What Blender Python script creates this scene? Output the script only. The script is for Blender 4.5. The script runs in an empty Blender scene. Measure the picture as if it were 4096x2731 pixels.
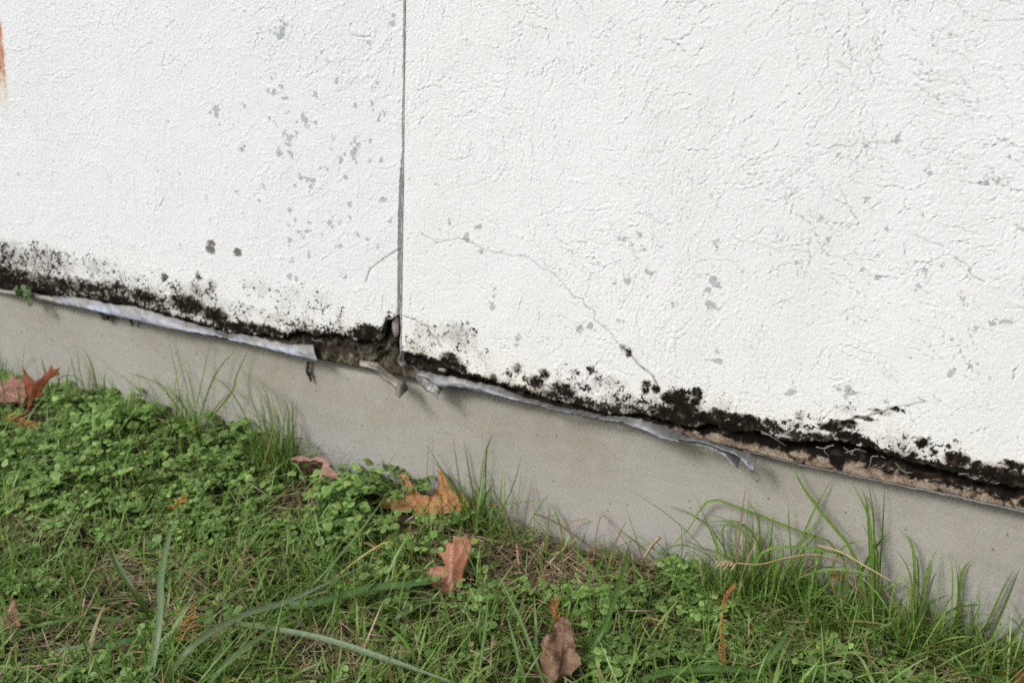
import bpy, bmesh, math, random
import numpy as np
from mathutils import Vector, Matrix

# ------------------------------------------------------------------ camera, sky, sun, exposure
SC = bpy.context.scene
COL = SC.collection
W, H = 4096.0, 2731.0
YAW, PITCH, ROLL = 0.40953, math.radians(19.0), 0.04894
CAM = np.array([0.68407, -1.2, 0.73396])
LENS, SENSOR = 38.0, 36.0
FPX = LENS / SENSOR * W
_f = np.array([-math.sin(YAW)*math.cos(PITCH), math.cos(YAW)*math.cos(PITCH), -math.sin(PITCH)])
_r0 = np.array([math.cos(YAW), math.sin(YAW), 0.0]); _u0 = np.cross(_r0, _f)
_r = math.cos(ROLL)*_r0 + math.sin(ROLL)*_u0
_u = -math.sin(ROLL)*_r0 + math.cos(ROLL)*_u0
cd = bpy.data.cameras.new('camera')
cam = bpy.data.objects.new('camera', cd); COL.objects.link(cam)
cam.matrix_world = Matrix(((_r[0], _u[0], -_f[0], CAM[0]), (_r[1], _u[1], -_f[1], CAM[1]), (_r[2], _u[2], -_f[2], CAM[2]), (0, 0, 0, 1)))
cd.lens = LENS; cd.sensor_width = SENSOR; cd.clip_start = 0.02; cd.clip_end = 1000
cd.dof.use_dof = True; cd.dof.focus_distance = 1.20; cd.dof.aperture_fstop = 5.6
SC.camera = cam
SUN_EL, SUN_ROT = math.radians(37), math.radians(205)      # high, from the camera side and a little to the left
wd = bpy.data.worlds.new('World'); SC.world = wd; wd.use_nodes = True
nt = wd.node_tree; bg = nt.nodes['Background']
sk = nt.nodes.new('ShaderNodeTexSky'); sk.sky_type = 'NISHITA'; sk.sun_disc = False
sk.sun_elevation = SUN_EL; sk.sun_rotation = SUN_ROT; sk.air_density = 1.0; sk.dust_density = 6.0; sk.ozone_density = 1.0
hs = nt.nodes.new('ShaderNodeHueSaturation'); hs.inputs['Saturation'].default_value = 0.18   # cloud cover takes the blue out of the sky
nt.links.new(sk.outputs[0], hs.inputs['Color']); nt.links.new(hs.outputs[0], bg.inputs['Color'])
bg.inputs['Strength'].default_value = 0.092
sl = bpy.data.lights.new('sun', 'SUN'); sl.energy = 1.7; sl.angle = math.radians(15); sl.color = (1.0, 0.985, 0.965)
so = bpy.data.objects.new('sun', sl); COL.objects.link(so)
# lamp direction: azimuth measured so that the light comes from behind the camera
_az = math.radians(-124)                                    # angle of the sun's ground position from +x
_sd = Vector((math.cos(_az)*math.cos(SUN_EL), math.sin(_az)*math.cos(SUN_EL), math.sin(SUN_EL)))
so.rotation_euler = _sd.to_track_quat('Z', 'Y').to_euler()
sk.sun_rotation = math.atan2(_sd.x, _sd.y)
SC.view_settings.view_transform = 'Standard'; SC.view_settings.look = 'None'
SC.view_settings.exposure = 0.22; SC.view_settings.gamma = 1.0
SC.render.engine = 'CYCLES'
SC.cycles.use_denoising = False; SC.cycles.use_adaptive_sampling = False; SC.cycles.filter_width = 1.7
SC.cycles.max_bounces = 6; SC.cycles.transparent_max_bounces = 4

# ------------------------------------------------------------------ helpers
FY = 0.016                                                   # face of the concrete, set back from the stucco
rng = np.random.default_rng(7)
rnd = random.Random(5)

def ray(px, py):
    return _r*((px-W/2)/FPX) + _u*((H/2-py)/FPX) + _f
def at_y(px, py, y=0.0):
    v = ray(px, py); return CAM + v*((y-CAM[1])/v[1])
def at_z(px, py, z=0.0):
    v = ray(px, py); return CAM + v*((z-CAM[2])/v[2])
def to_px(P):
    d = np.asarray(P) - CAM
    k = d @ _f
    return W/2 + FPX*(d @ _r)/k, H/2 - FPX*(d @ _u)/k

def _h(ix, iy, s):
    n = (ix.astype(np.int64)*374761393 + iy.astype(np.int64)*668265263 + s*1442695041) & 0x7fffffff
    n = (n ^ (n >> 13))*1274126177 & 0x7fffffff
    n = (n ^ (n >> 16))*2246822519 & 0x7fffffff
    return (n ^ (n >> 15)) / float(0x7fffffff)
def vnoise(x, y, s=0):
    ix, iy = np.floor(x), np.floor(y); fx, fy = x-ix, y-iy
    fx = fx*fx*fx*(fx*(fx*6-15)+10); fy = fy*fy*fy*(fy*(fy*6-15)+10)
    a, b = _h(ix, iy, s), _h(ix+1, iy, s); c, d = _h(ix, iy+1, s), _h(ix+1, iy+1, s)
    return (a*(1-fx)+b*fx)*(1-fy) + (c*(1-fx)+d*fx)*fy
def fbm(x, y, scale, octv=5, s=0, gain=0.55):
    x = np.asarray(x, float)*scale; y = np.asarray(y, float)*scale
    t = 0.0; a = 1.0; n = 0.0
    for k in range(octv):
        t = t + a*vnoise(x + 17.3*k, y - 9.1*k, s+k*31); n += a; a *= gain
        x, y = (x*0.8 - y*0.6)*2.03, (x*0.6 + y*0.8)*2.03
    return t/n
def uni(n):                                                  # noise spread to about uniform 0..1
    m, sd = float(np.mean(n)), float(np.std(n))+1e-9
    z = (n-m)/sd
    return 1/(1+np.exp(-1.702*z))
def sstep(a, b, x):
    t = np.clip((x-a)/(b-a), 0, 1); return t*t*(3-2*t)

def mesh(name, V, F, mat, parent=None, smooth=True, attrs=None, cols=None):
    """V (n,3), F (m,k) arrays; links ONE mesh object"""
    V = np.asarray(V, np.float32)
    me = bpy.data.meshes.new(name)
    me.vertices.add(len(V)); me.vertices.foreach_set('co', V.ravel())
    if isinstance(F, np.ndarray):
        Fs = [F]
    else:
        Fs = [np.asarray(f) for f in F]
    loops = np.concatenate([f.ravel() for f in Fs]).astype(np.int32)
    tot = np.concatenate([np.full(len(f), f.shape[1], np.int32) for f in Fs])
    st = np.concatenate([[0], np.cumsum(tot)[:-1]]).astype(np.int32)
    me.loops.add(len(loops)); me.loops.foreach_set('vertex_index', loops)
    me.polygons.add(len(tot)); me.polygons.foreach_set('loop_start', st)
    me.polygons.foreach_set('use_smooth', np.full(len(tot), smooth, bool))
    me.update(calc_edges=True); me.validate()
    for k, a in (attrs or {}).items():
        at = me.attributes.new(k, 'FLOAT', 'POINT'); at.data.foreach_set('value', np.asarray(a, np.float32).ravel())
    for k, a in (cols or {}).items():
        a = np.asarray(a, np.float32)
        if a.shape[1] == 3: a = np.hstack([a, np.ones((len(a), 1), np.float32)])
        at = me.attributes.new(k, 'FLOAT_COLOR', 'POINT'); at.data.foreach_set('color', a.ravel())
    o = bpy.data.objects.new(name, me); COL.objects.link(o)
    if mat: me.materials.append(mat)
    if parent: o.parent = parent
    return o
def grid_faces(nr, nc):
    i = np.arange(nr-1)[:, None]*nc + np.arange(nc-1)[None, :]
    return np.stack([i, i+1, i+nc+1, i+nc], -1).reshape(-1, 4)
def tag(o, label, cat, group=None, kind=None):
    o['label'] = label; o['category'] = cat
    if group: o['group'] = group
    if kind: o['kind'] = kind
    return o
def empty(name, loc=(0, 0, 0)):
    o = bpy.data.objects.new(name, None); COL.objects.link(o); o.location = loc; o.empty_display_size = 0.05
    return o
def kid(o, parent):                                           # parent keeping world placement
    o.parent = parent; o.matrix_parent_inverse = Matrix.Translation(-Vector(parent.location))
    return o

# ---- node shorthand
class NT:
    def __init__(s, name, rough=0.8, spec=0.3):
        s.m = bpy.data.materials.new(name); s.m.use_nodes = True
        s.t = s.m.node_tree; s.b = s.t.nodes['Principled BSDF']
        s.b.inputs['Roughness'].default_value = rough
        s.b.inputs['Specular IOR Level'].default_value = spec
    def n(s, typ, **kw):
        n = s.t.nodes.new(typ)
        for k, v in kw.items():
            if k in n.inputs: n.inputs[k].default_value = v
            else: setattr(n, k, v)
        return n
    def l(s, a, b): s.t.links.new(a, b)
    def attr(s, name, out='Fac'):
        n = s.n('ShaderNodeAttribute'); n.attribute_name = name; return n.outputs[out]
    def noise(s, scale, detail=4, rough=0.55, dist=0.0, vec=None):
        n = s.n('ShaderNodeTexNoise'); n.inputs['Scale'].default_value = scale; n.inputs['Detail'].default_value = detail
        n.inputs['Roughness'].default_value = rough; n.inputs['Distortion'].default_value = dist
        s.l(vec if vec is not None else s.pos(), n.inputs['Vector']); return n.outputs['Fac']
    def pos(s):
        if not hasattr(s, '_p'): s._p = s.n('ShaderNodeTexCoord').outputs['Object']
        return s._p
    def math(s, op, a, b=None, c=None):
        n = s.n('ShaderNodeMath'); n.operation = op
        for i, v in enumerate((a, b, c)):
            if v is None: continue
            if isinstance(v, (int, float)): n.inputs[i].default_value = v
            else: s.l(v, n.inputs[i])
        return n.outputs[0]
    def ramp(s, fac, stops):
        n = s.n('ShaderNodeValToRGB'); cr = n.color_ramp
        while len(cr.elements) < len(stops): cr.elements.new(0.5)
        for e, (p, c) in zip(cr.elements, stops):
            e.position = p; e.color = (c[0], c[1], c[2], 1) if not isinstance(c, (int, float)) else (c, c, c, 1)
        s.l(fac, n.inputs[0]); return n.outputs[0]
    def mix(s, fac, a, b, typ='MIX'):
        n = s.n('ShaderNodeMix'); n.data_type = 'RGBA'; n.blend_type = typ
        for i, v in ((0, fac), (6, a), (7, b)):
            if isinstance(v, (int, float)): n.inputs[i].default_value = v
            elif isinstance(v, tuple): n.inputs[i].default_value = (v[0], v[1], v[2], 1)
            else: s.l(v, n.inputs[i])
        return n.outputs[2]
    def bump(s, h, strength, dist):
        n = s.n('ShaderNodeBump'); n.inputs['Strength'].default_value = strength; n.inputs['Distance'].default_value = dist
        s.l(h, n.inputs['Height']); s.l(n.outputs[0], s.b.inputs['Normal']); return n
    def col(s, c):
        if isinstance(c, tuple): s.b.inputs['Base Color'].default_value = (c[0], c[1], c[2], 1)
        else: s.l(c, s.b.inputs['Base Color'])

# ------------------------------------------------------------------ materials
def mat_stucco():
    m = NT('stucco_paint', 0.75, 0.25)
    base = m.mix(m.noise(3.0, 3), (0.795, 0.795, 0.812), (0.760, 0.762, 0.780))
    gm = m.n('ShaderNodeMapping'); gm.inputs['Scale'].default_value = (1, 1, 0.35); m.l(m.pos(), gm.inputs['Vector'])
    base = m.mix(m.ramp(m.noise(9, 5, 0.62, 0.4, gm.outputs[0]), [(0.42, 0.0), (0.72, 0.6)]), base, (0.70, 0.70, 0.70))
    base = m.mix(m.math('MULTIPLY', m.attr('dim_cool'), 0.8), base, (0.725, 0.742, 0.785))  # dimmer light on the left panel, mixed into the base colour
    base = m.mix(m.math('MULTIPLY', m.attr('warm'), 0.9), base, (0.80, 0.765, 0.705))
    fine = m.noise(900, 3, 0.6)
    mid = m.noise(260, 5, 0.62, 0.3)
    # lichen spots, eaten into by the grain
    li = m.math('ADD', m.attr('lichen'), m.math('ADD', m.math('MULTIPLY', m.math('SUBTRACT', mid, 0.5), 1.7), m.math('MULTIPLY', m.math('SUBTRACT', fine, 0.5), 0.6)))
    li = m.ramp(li, [(0.40, 0.0), (0.62, 1.0)])
    lic = m.mix(m.noise(35, 2), (0.30, 0.345, 0.37), (0.40, 0.41, 0.42))
    c = m.mix(m.math('MULTIPLY', li, 0.78), base, lic)
    # dirt held in the trowel grooves and cracks
    di = m.math('MULTIPLY', m.attr('dirt'), m.ramp(mid, [(0.25, 0.55), (0.6, 1.0)]))
    c = m.mix(di, c, (0.165, 0.155, 0.135))
    # brown grime patches
    br = m.math('ADD', m.attr('brown'), m.math('MULTIPLY', m.math('SUBTRACT', mid, 0.5), 1.5))
    c = m.mix(m.math('MULTIPLY', m.ramp(br, [(0.45, 0.0), (0.62, 1.0)]), 0.9), c, m.mix(fine, (0.05, 0.04, 0.035), (0.15, 0.125, 0.10)))
    # black mould
    mo = m.math('ADD', m.attr('mould'), m.math('MULTIPLY', m.math('SUBTRACT', mid, 0.5), 0.9))
    mo = m.math('ADD', mo, m.math('MULTIPLY', m.math('SUBTRACT', fine, 0.5), 0.7))
    mk = m.ramp(mo, [(0.39, 0.0), (0.51, 0.42), (0.65, 1.0)])
    sp = m.math('ADD', m.math('MULTIPLY', m.attr('mf'), 1.15), m.math('ADD', m.math('MULTIPLY', m.math('SUBTRACT', fine, 0.5), 1.5), m.math('MULTIPLY', m.math('SUBTRACT', mid, 0.5), 1.1)))
    c = m.mix(m.math('MULTIPLY', m.ramp(m.math('ADD', m.attr('mf'), m.math('MULTIPLY', m.math('SUBTRACT', m.noise(60, 4, 0.6), 0.5), 0.9)), [(0.25, 0.0), (0.8, 0.85)]), 0.9), c, (0.26, 0.21, 0.155))
    c = m.mix(m.math('MULTIPLY', m.ramp(sp, [(0.42, 0.0), (0.80, 1.0)]), 0.85), c, m.ramp(m.noise(70, 3), [(0.35, (0.035, 0.03, 0.026)), (0.65, (0.12, 0.09, 0.06))]))
    mc = m.ramp(m.noise(75, 5, 0.65), [(0.35, (0.005, 0.0045, 0.004)), (0.54, (0.011, 0.009, 0.007)), (0.64, (0.05, 0.037, 0.025)), (0.76, (0.12, 0.09, 0.062))])
    m.l(m.math('MULTIPLY', m.math('SUBTRACT', 1.0, mk), 0.25), m.b.inputs['Specular IOR Level'])
    c = m.mix(m.math('MULTIPLY', mk, 0.97), c, mc)
    ru = m.math('MULTIPLY', m.attr('rust'), m.ramp(mid, [(0.2, 0.7), (0.7, 1.0)]))
    c = m.mix(ru, c, m.mix(m.attr('rust2'), (0.62, 0.46, 0.20), (0.42, 0.10, 0.008)))
    m.col(c)
    g = m.math('ADD', m.noise(420, 3, 0.6), m.math('MULTIPLY', m.noise(1100, 2), 0.5))
    m.bump(g, 0.36, 0.0012)
    return m.m
def mat_concrete():
    m = NT('concrete', 0.85, 0.25)
    a = m.noise(5, 4, 0.6); b = m.noise(40, 5, 0.65); f = m.noise(420, 4, 0.75)
    c = m.ramp(a, [(0.3, (0.300, 0.275, 0.235)), (0.5, (0.355, 0.332, 0.290)), (0.72, (0.39, 0.372, 0.34))])
    c = m.mix(m.ramp(b, [(0.45, 0.0), (0.8, 0.5)]), c, (0.41, 0.385, 0.35))
    # greyer towards the soil line, where splashed water dries
    sp = m.n('ShaderNodeSeparateXYZ'); m.l(m.pos(), sp.inputs[0])
    lo = m.math('ADD', sp.outputs['Z'], m.math('MULTIPLY', m.math('SUBTRACT', m.noise(7, 4), 0.5), 0.18))
    mr = m.n('ShaderNodeMapRange'); m.l(lo, mr.inputs[0]); mr.inputs[1].default_value = 0.13; mr.inputs[2].default_value = 0.0
    c = m.mix(m.math('MULTIPLY', mr.outputs[0], 0.85), c, (0.385, 0.378, 0.372))
    # small pits, rusty flecks
    vo = m.n('ShaderNodeTexVoronoi'); vo.inputs['Scale'].default_value = 75; m.l(m.pos(), vo.inputs['Vector'])
    sel = m.n('ShaderNodeSeparateColor'); m.l(vo.outputs['Color'], sel.inputs[0])
    pit = m.math('MULTIPLY', m.math('LESS_THAN', vo.outputs['Distance'], 0.11), m.math('GREATER_THAN', sel.outputs[0], 0.70))
    c = m.mix(m.math('MULTIPLY', pit, 0.75), c, (0.075, 0.06, 0.05))
    vo2 = m.n('ShaderNodeTexVoronoi'); vo2.inputs['Scale'].default_value = 38; m.l(m.pos(), vo2.inputs['Vector'])
    sel2 = m.n('ShaderNodeSeparateColor'); m.l(vo2.outputs['Color'], sel2.inputs[0])
    fl = m.math('MULTIPLY', m.ramp(m.math('ADD', vo2.outputs['Distance'], m.math('MULTIPLY', b, 0.25)), [(0.18, 1.0), (0.30, 0.0)]), m.math('GREATER_THAN', sel2.outputs[1], 0.86))
    c = m.mix(m.math('MULTIPLY', fl, 0.4), c, (0.20, 0.13, 0.08))
    c = m.mix(m.ramp(f, [(0.3, 0.5), (0.52, 0.0)]), c, (0.16, 0.145, 0.13))
    c = m.mix(m.ramp(f, [(0.58, 0.0), (0.74, 0.6)]), c, (0.50, 0.47, 0.43))
    # soil splashed up from the ground, brushed streaks
    mp = m.n('ShaderNodeMapping'); mp.inputs['Scale'].default_value = (0.12, 1, 1); m.l(m.pos(), mp.inputs['Vector'])
    st = m.noise(150, 4, 0.6, 0.2, mp.outputs[0])
    c = m.mix(m.ramp(st, [(0.30, 0.13), (0.5, 0.0)]), c, (0.22, 0.20, 0.175))
    c = m.mix(m.ramp(st, [(0.52, 0.0), (0.72, 0.18)]), c, (0.40, 0.365, 0.335))
    mr2 = m.n('ShaderNodeMapRange'); m.l(lo, mr2.inputs[0]); mr2.inputs[1].default_value = 0.095; mr2.inputs[2].default_value = 0.0
    sl_ = m.math('ADD', m.math('MULTIPLY', mr2.outputs[0], 0.7), m.math('MULTIPLY', m.math('SUBTRACT', m.noise(180, 4, 0.7), 0.5), 1.1))
    c = m.mix(m.ramp(sl_, [(0.45, 0.0), (0.85, 0.75)]), c, (0.13, 0.10, 0.075))
    m.col(c)
    m.bump(m.math('ADD', m.math('MULTIPLY', f, 0.5), m.math('SUBTRACT', b, pit)), 0.3, 0.0015)
    return m.m
def mat_backing():
    m = NT('rotten_backing', 0.95, 0.04)
    a = m.noise(60, 6, 0.68, 0.6); b = m.noise(18, 4, 0.6); f = m.noise(500, 4, 0.7)
    bl = m.ramp(a, [(0.3, (0.004, 0.004, 0.003)), (0.52, (0.012, 0.010, 0.008)), (0.64, (0.05, 0.036, 0.026)), (0.76, (0.20, 0.16, 0.11))])
    be = m.ramp(a, [(0.33, (0.06, 0.035, 0.03)), (0.47, (0.21, 0.155, 0.115)), (0.62, (0.37, 0.31, 0.235)), (0.75, (0.27, 0.18, 0.14))])
    be = m.mix(m.ramp(f, [(0.35, 0.8), (0.55, 0.0)]), be, (0.07, 0.045, 0.035))
    ol = m.ramp(a, [(0.3, (0.010, 0.009, 0.006)), (0.48, (0.06, 0.05, 0.034)), (0.58, (0.17, 0.15, 0.11)), (0.74, (0.33, 0.30, 0.23))])
    fb = m.math('ADD', m.attr('beige'), m.math('MULTIPLY', m.math('SUBTRACT', b, 0.5), 1.3))
    fb = m.math('ADD', fb, m.math('MULTIPLY', m.math('SUBTRACT', a, 0.5), 1.7))
    c = m.mix(m.ramp(fb, [(0.42, 0.0), (0.62, 1.0)]), bl, be)
    c = m.mix(m.attr('olive'), c, ol)
    m.col(c); m.bump(m.math('ADD', a, m.math('MULTIPLY', f, 0.4)), 0.8, 0.003)
    return m.m
def mat_zinc(name, base=(0.165, 0.185, 0.225), dirt=0.75):
    m = NT(name, 0.5, 0.5)
    a = m.noise(90, 5, 0.6); b = m.noise(380, 3, 0.6)
    c = m.mix(m.ramp(a, [(0.35, 0.0), (0.65, 1.0)]), base, tuple(min(1, v*1.5) for v in base))
    c = m.mix(m.math('MULTIPLY', m.ramp(m.math('ADD', m.math('ADD', m.math('MULTIPLY', b, 0.5), m.math('MULTIPLY', m.noise(26, 4), 0.5)), m.math('MULTIPLY', m.attr('grime'), 0.22)), [(0.47, 0.0), (0.62, 1.0)]), dirt), c, (0.15, 0.135, 0.115))
    m.col(c); m.b.inputs['Metallic'].default_value = 0.55
    m.l(m.ramp(a, [(0.3, 0.42), (0.7, 0.66)]), m.b.inputs['Roughness'])
    m.bump(m.math('ADD', a, m.math('MULTIPLY', b, 0.4)), 0.35, 0.002)
    return m.m
def mat_soil():
    m = NT('soil', 0.95, 0.1)
    a = m.noise(30, 6, 0.65); f = m.noise(260, 4, 0.7)
    c = m.ramp(a, [(0.3, (0.022, 0.016, 0.011)), (0.55, (0.05, 0.037, 0.026)), (0.75, (0.10, 0.075, 0.052))])
    c = m.mix(m.ramp(f, [(0.45, 0.0), (0.75, 0.6)]), c, (0.15, 0.115, 0.08))
    # beyond the worked patch the lawn closes over the soil
    sp = m.n('ShaderNodeVectorMath'); sp.operation = 'LENGTH'; m.l(m.pos(), sp.inputs[0])
    far = m.ramp(m.math('MULTIPLY', sp.outputs['Value'], 0.1), [(0.18, 0.0), (0.32, 1.0)])
    c = m.mix(far, c, m.ramp(m.noise(14, 8, 0.7), [(0.3, (0.025, 0.045, 0.012)), (0.5, (0.05, 0.085, 0.022)), (0.7, (0.10, 0.11, 0.045))]))
    m.col(c); m.bump(m.math('ADD', a, m.math('MULTIPLY', f, 0.5)), 0.9, 0.006)
    return m.m
def mat_blade(name, rough=0.45, trans=0.3, spec=0.4, nscale=300):
    m = NT(name, rough, spec)
    c = m.attr('tint', 'Color')
    v = m.ramp(m.noise(nscale, 3), [(0.3, 0.72), (0.7, 1.12)])
    c = m.mix(1.0, c, v, 'MULTIPLY'); m.col(c)
    tr = m.n('ShaderNodeBsdfTranslucent'); m.l(c, tr.inputs['Color'])
    mx = m.n('ShaderNodeMixShader'); mx.inputs[0].default_value = trans
    m.l(m.b.outputs[0], mx.inputs[1]); m.l(tr.outputs[0], mx.inputs[2])
    m.l(mx.outputs[0], m.t.nodes['Material Output'].inputs['Surface'])
    return m.m
def mat_dead_leaf(name, c0, c1, c2, vein, spot=0.5):
    m = NT(name, 0.62, 0.3)
    a = m.noise(45, 5, 0.6); b = m.noise(14, 3, 0.6); f = m.noise(700, 3)
    c = m.ramp(b, [(0.3, c0), (0.5, c1), (0.72, c2)])
    c = m.mix(m.math('MULTIPLY', m.ramp(a, [(0.56, 0.0), (0.72, 1.0)]), spot), c, tuple(v*0.35 for v in c0))
    c = m.mix(m.ramp(f, [(0.35, 0.25), (0.5, 0.0)]), c, tuple(v*0.5 for v in c1))
    vn = m.n('ShaderNodeTexVoronoi'); vn.feature = 'DISTANCE_TO_EDGE'; vn.inputs['Scale'].default_value = 190; m.l(m.pos(), vn.inputs['Vector'])
    c = m.mix(m.ramp(vn.outputs['Distance'], [(0.02, 0.35), (0.10, 0.0)]), c, tuple(v*0.45 for v in c0))
    c = m.mix(m.ramp(m.noise(170, 3, 0.6), [(0.62, 0.0), (0.70, 0.6)]), c, tuple(v*0.3 for v in c0))
    c = m.mix(m.math('MULTIPLY', m.attr('vein'), 0.95), c, vein)
    m.col(c)
    m.bump(m.math('SUBTRACT', m.math('ADD', a, m.math('MULTIPLY', f, 0.3)), m.attr('vein')), 0.35, 0.002)
    return m.m
M = {}
M['stucco'] = mat_stucco(); M['concrete'] = mat_concrete(); M['backing'] = mat_backing()
M['zinc'] = mat_zinc('zinc_trim'); M['oldzinc'] = mat_zinc('weathered_trim', (0.20, 0.205, 0.21), 0.7)
M['flake'] = mat_zinc('plaster_flake', (0.21, 0.19, 0.155), 0.75)
M['soil'] = mat_soil(); M['blade'] = mat_blade('grass_blade_green', 0.45, 0.38); M['leaf'] = mat_blade('weed_leaf_green', 0.5, 0.36, 0.4, 200)
M['straw'] = mat_blade('dry_straw', 0.7, 0.12, 0.2)

# ------------------------------------------------------------------ the stucco wall
def poly_fn(pts, kind='y0'):
    """pixel polyline on the wall plane -> z as a function of x"""
    P = np.array([at_y(px, py, 0.0) for px, py in pts])
    o = np.argsort(P[:, 0]); P = P[o]
    return lambda x: np.interp(x, P[:, 0], P[:, 2])
def z2(x, y): return (x*.7228, 900+y*.7228)       # coordinates noted on enlargements of the photograph
def z3(x, y): return (1300+x*.7228, 1100+y*.7228)
def z4(x, y): return (2396+x*.7228, 1500+y*.7228)
def z8(x, y): return (1500+x*1.1037, y*1.1037)
def z1(x, y): return (x*.7228, y*.7228)
def z5(x, y): return (x*.6378, 1700+y*.6378)
def z6(x, y): return (1300+x*.6378, 1731+y*.6378)
def z7(x, y): return (2596+x*.6378, 1731+y*.6378)
EL = poly_fn([z2(*p) for p in [(0, 343), (180, 365), (320, 392), (440, 395), (580, 425), (780, 452), (900, 490), (1050, 530), (1180, 565), (1290, 590), (1450, 605), (1560, 622), (1640, 590), (1690, 583), (1740, 612), (1850, 600), (1960, 642), (2020, 628), (2080, 640), (2122, 632), (2132, 560), (2150, 528), (2205, 508)]])
ER = poly_fn([z3(*p) for p in [(430, 425), (520, 448), (600, 478), (660, 505), (720, 530), (780, 555), (900, 588), (1000, 610), (1100, 650), (1250, 690), (1400, 722), (1600, 770), (1750, 772), (1900, 812), (2050, 838)]] +
             [z4(*p) for p in [(600, 268), (760, 312), (870, 300), (990, 352), (1150, 366), (1280, 362), (1400, 378), (1510, 402), (1600, 448), (1750, 480), (1900, 520), (2000, 548), (2100, 588), (2352, 628)]])
LB = poly_fn([z2(*p) for p in [(0, 365), (180, 400), (480, 465), (770, 530), (960, 575), (1200, 625), (1400, 660), (1560, 700), (1775, 745), (2000, 788), (2150, 822), (2340, 865)]] +
             [z3(*p) for p in [(540, 585), (700, 618), (900, 645), (1100, 683), (1400, 755), (1750, 822)]] +
             [z4(*p) for p in [(450, 330), (700, 385), (890, 432), (1100, 485), (1500, 568), (1900, 650), (2352, 752)]])
GAP_PTS = [(1613, 0), (1609, 600), (1598, 723), (1592, 860), (1591, 1000), (1591, 1130), (1587, 1400)]   # left edge of the joint
BEADL = [(1617, 0), (1613, 560), (1609, 800), (1606, 950), (1603, 1130), (1601, 1411)]
BEADR = [(1623, 0), (1619, 560), (1615, 800), (1611, 1130), (1608, 1411)]
def xz_fn(pts):
    P = np.array([at_y(px, py) for px, py in pts]); o = np.argsort(P[:, 2]); P = P[o]
    return lambda z: np.interp(z, P[:, 2], P[:, 0])
XGAP, XBL, XBR = xz_fn(GAP_PTS), xz_fn(BEADL), xz_fn(BEADR)

MOULD_BLOBS_RAW = []   # px, py, rx, ry, strength  (stains with their own shape)
for p in [(60, 190, 260, 110, .5), (250, 210, 240, 100, .46), (120, 320, 300, 30, .95), (60, 285, 330, 66, .74), (300, 330, 300, 58, .72), (480, 352, 170, 55, .68), (640, 360, 170, 60, .62), (560, 250, 150, 90, .36), (800, 400, 140, 50, .75),
          (720, 300, 180, 70, .34), (1040, 440, 110, 60, .95), (1090, 370, 60, 70, .5), (1000, 370, 110, 60, .4), (1190, 500, 90, 50, .95), (1130, 400, 120, 100, .4), (1300, 565, 140, 30, 1.0), (1450, 580, 180, 35, .85), (1300, 480, 200, 90, .33), (1600, 540, 260, 60, .38),
          (1740, 600, 60, 30, .8), (2030, 610, 110, 40, .95), (1180, 330, 40, 40, .45), (1420, 350, 110, 60, .33), (1560, 430, 110, 70, .3), (1900, 580, 160, 50, .36), (2150, 560, 30, 60, .9), (2060, 590, 90, 40, .9), (1680, 420, 300, 120, .27),
          (910, 285, 22, 26, .62), (1098, 285, 20, 30, .65), (1170, 345, 24, 50, .6)]:
    MOULD_BLOBS_RAW.append((*z2(p[0], p[1]), p[2]*.7228, p[3]*.7228, p[4]))
for p in [(500, 460, 90, 22, 1.0), (600, 480, 60, 28, .95), (690, 480, 60, 55, 1.0), (740, 520, 50, 35, 1.0), (560, 320, 110, 90, .36), (740, 340, 130, 100, .43), (850, 440, 110, 60, .3), (930, 580, 26, 40, .95), (1060, 520, 36, 45, .55), (1020, 545, 24, 28, .55),
          (1110, 575, 25, 26, .6), (1170, 595, 45, 45, .92), (1215, 550, 28, 36, .8), (1080, 650, 130, 45, .85), (1250, 670, 160, 50, .68), (1320, 640, 90, 55, .72), (1400, 700, 160, 50, .7), (1550, 740, 170, 40, .72), (1430, 620, 160, 60, .34),
          (1390, 540, 40, 26, .5), (1470, 525, 24, 34, .6), (1650, 400, 22, 22, .6), (1680, 430, 20, 34, .7), (1560, 590, 110, 60, .42), (1650, 690, 130, 60, .48), (1700, 740, 160, 40, .7), (1830, 630, 26, 26, .8), (1775, 605, 24, 32, .75), (1775, 640, 22, 26, .85),
          (1900, 680, 40, 36, .95), (1960, 690, 55, 60, 1.05), (2000, 740, 70, 50, 1.05), (1960, 790, 130, 40, 1.05), (2060, 655, 26, 36, 1.0), (2050, 700, 30, 36, .9), (2100, 780, 60, 30, 1.0), (2180, 790, 50, 36, .9), (2160, 745, 26, 18, .85)]:
    MOULD_BLOBS_RAW.append((*z3(p[0], p[1]), p[2]*.7228, p[3]*.7228, p[4]))
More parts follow.
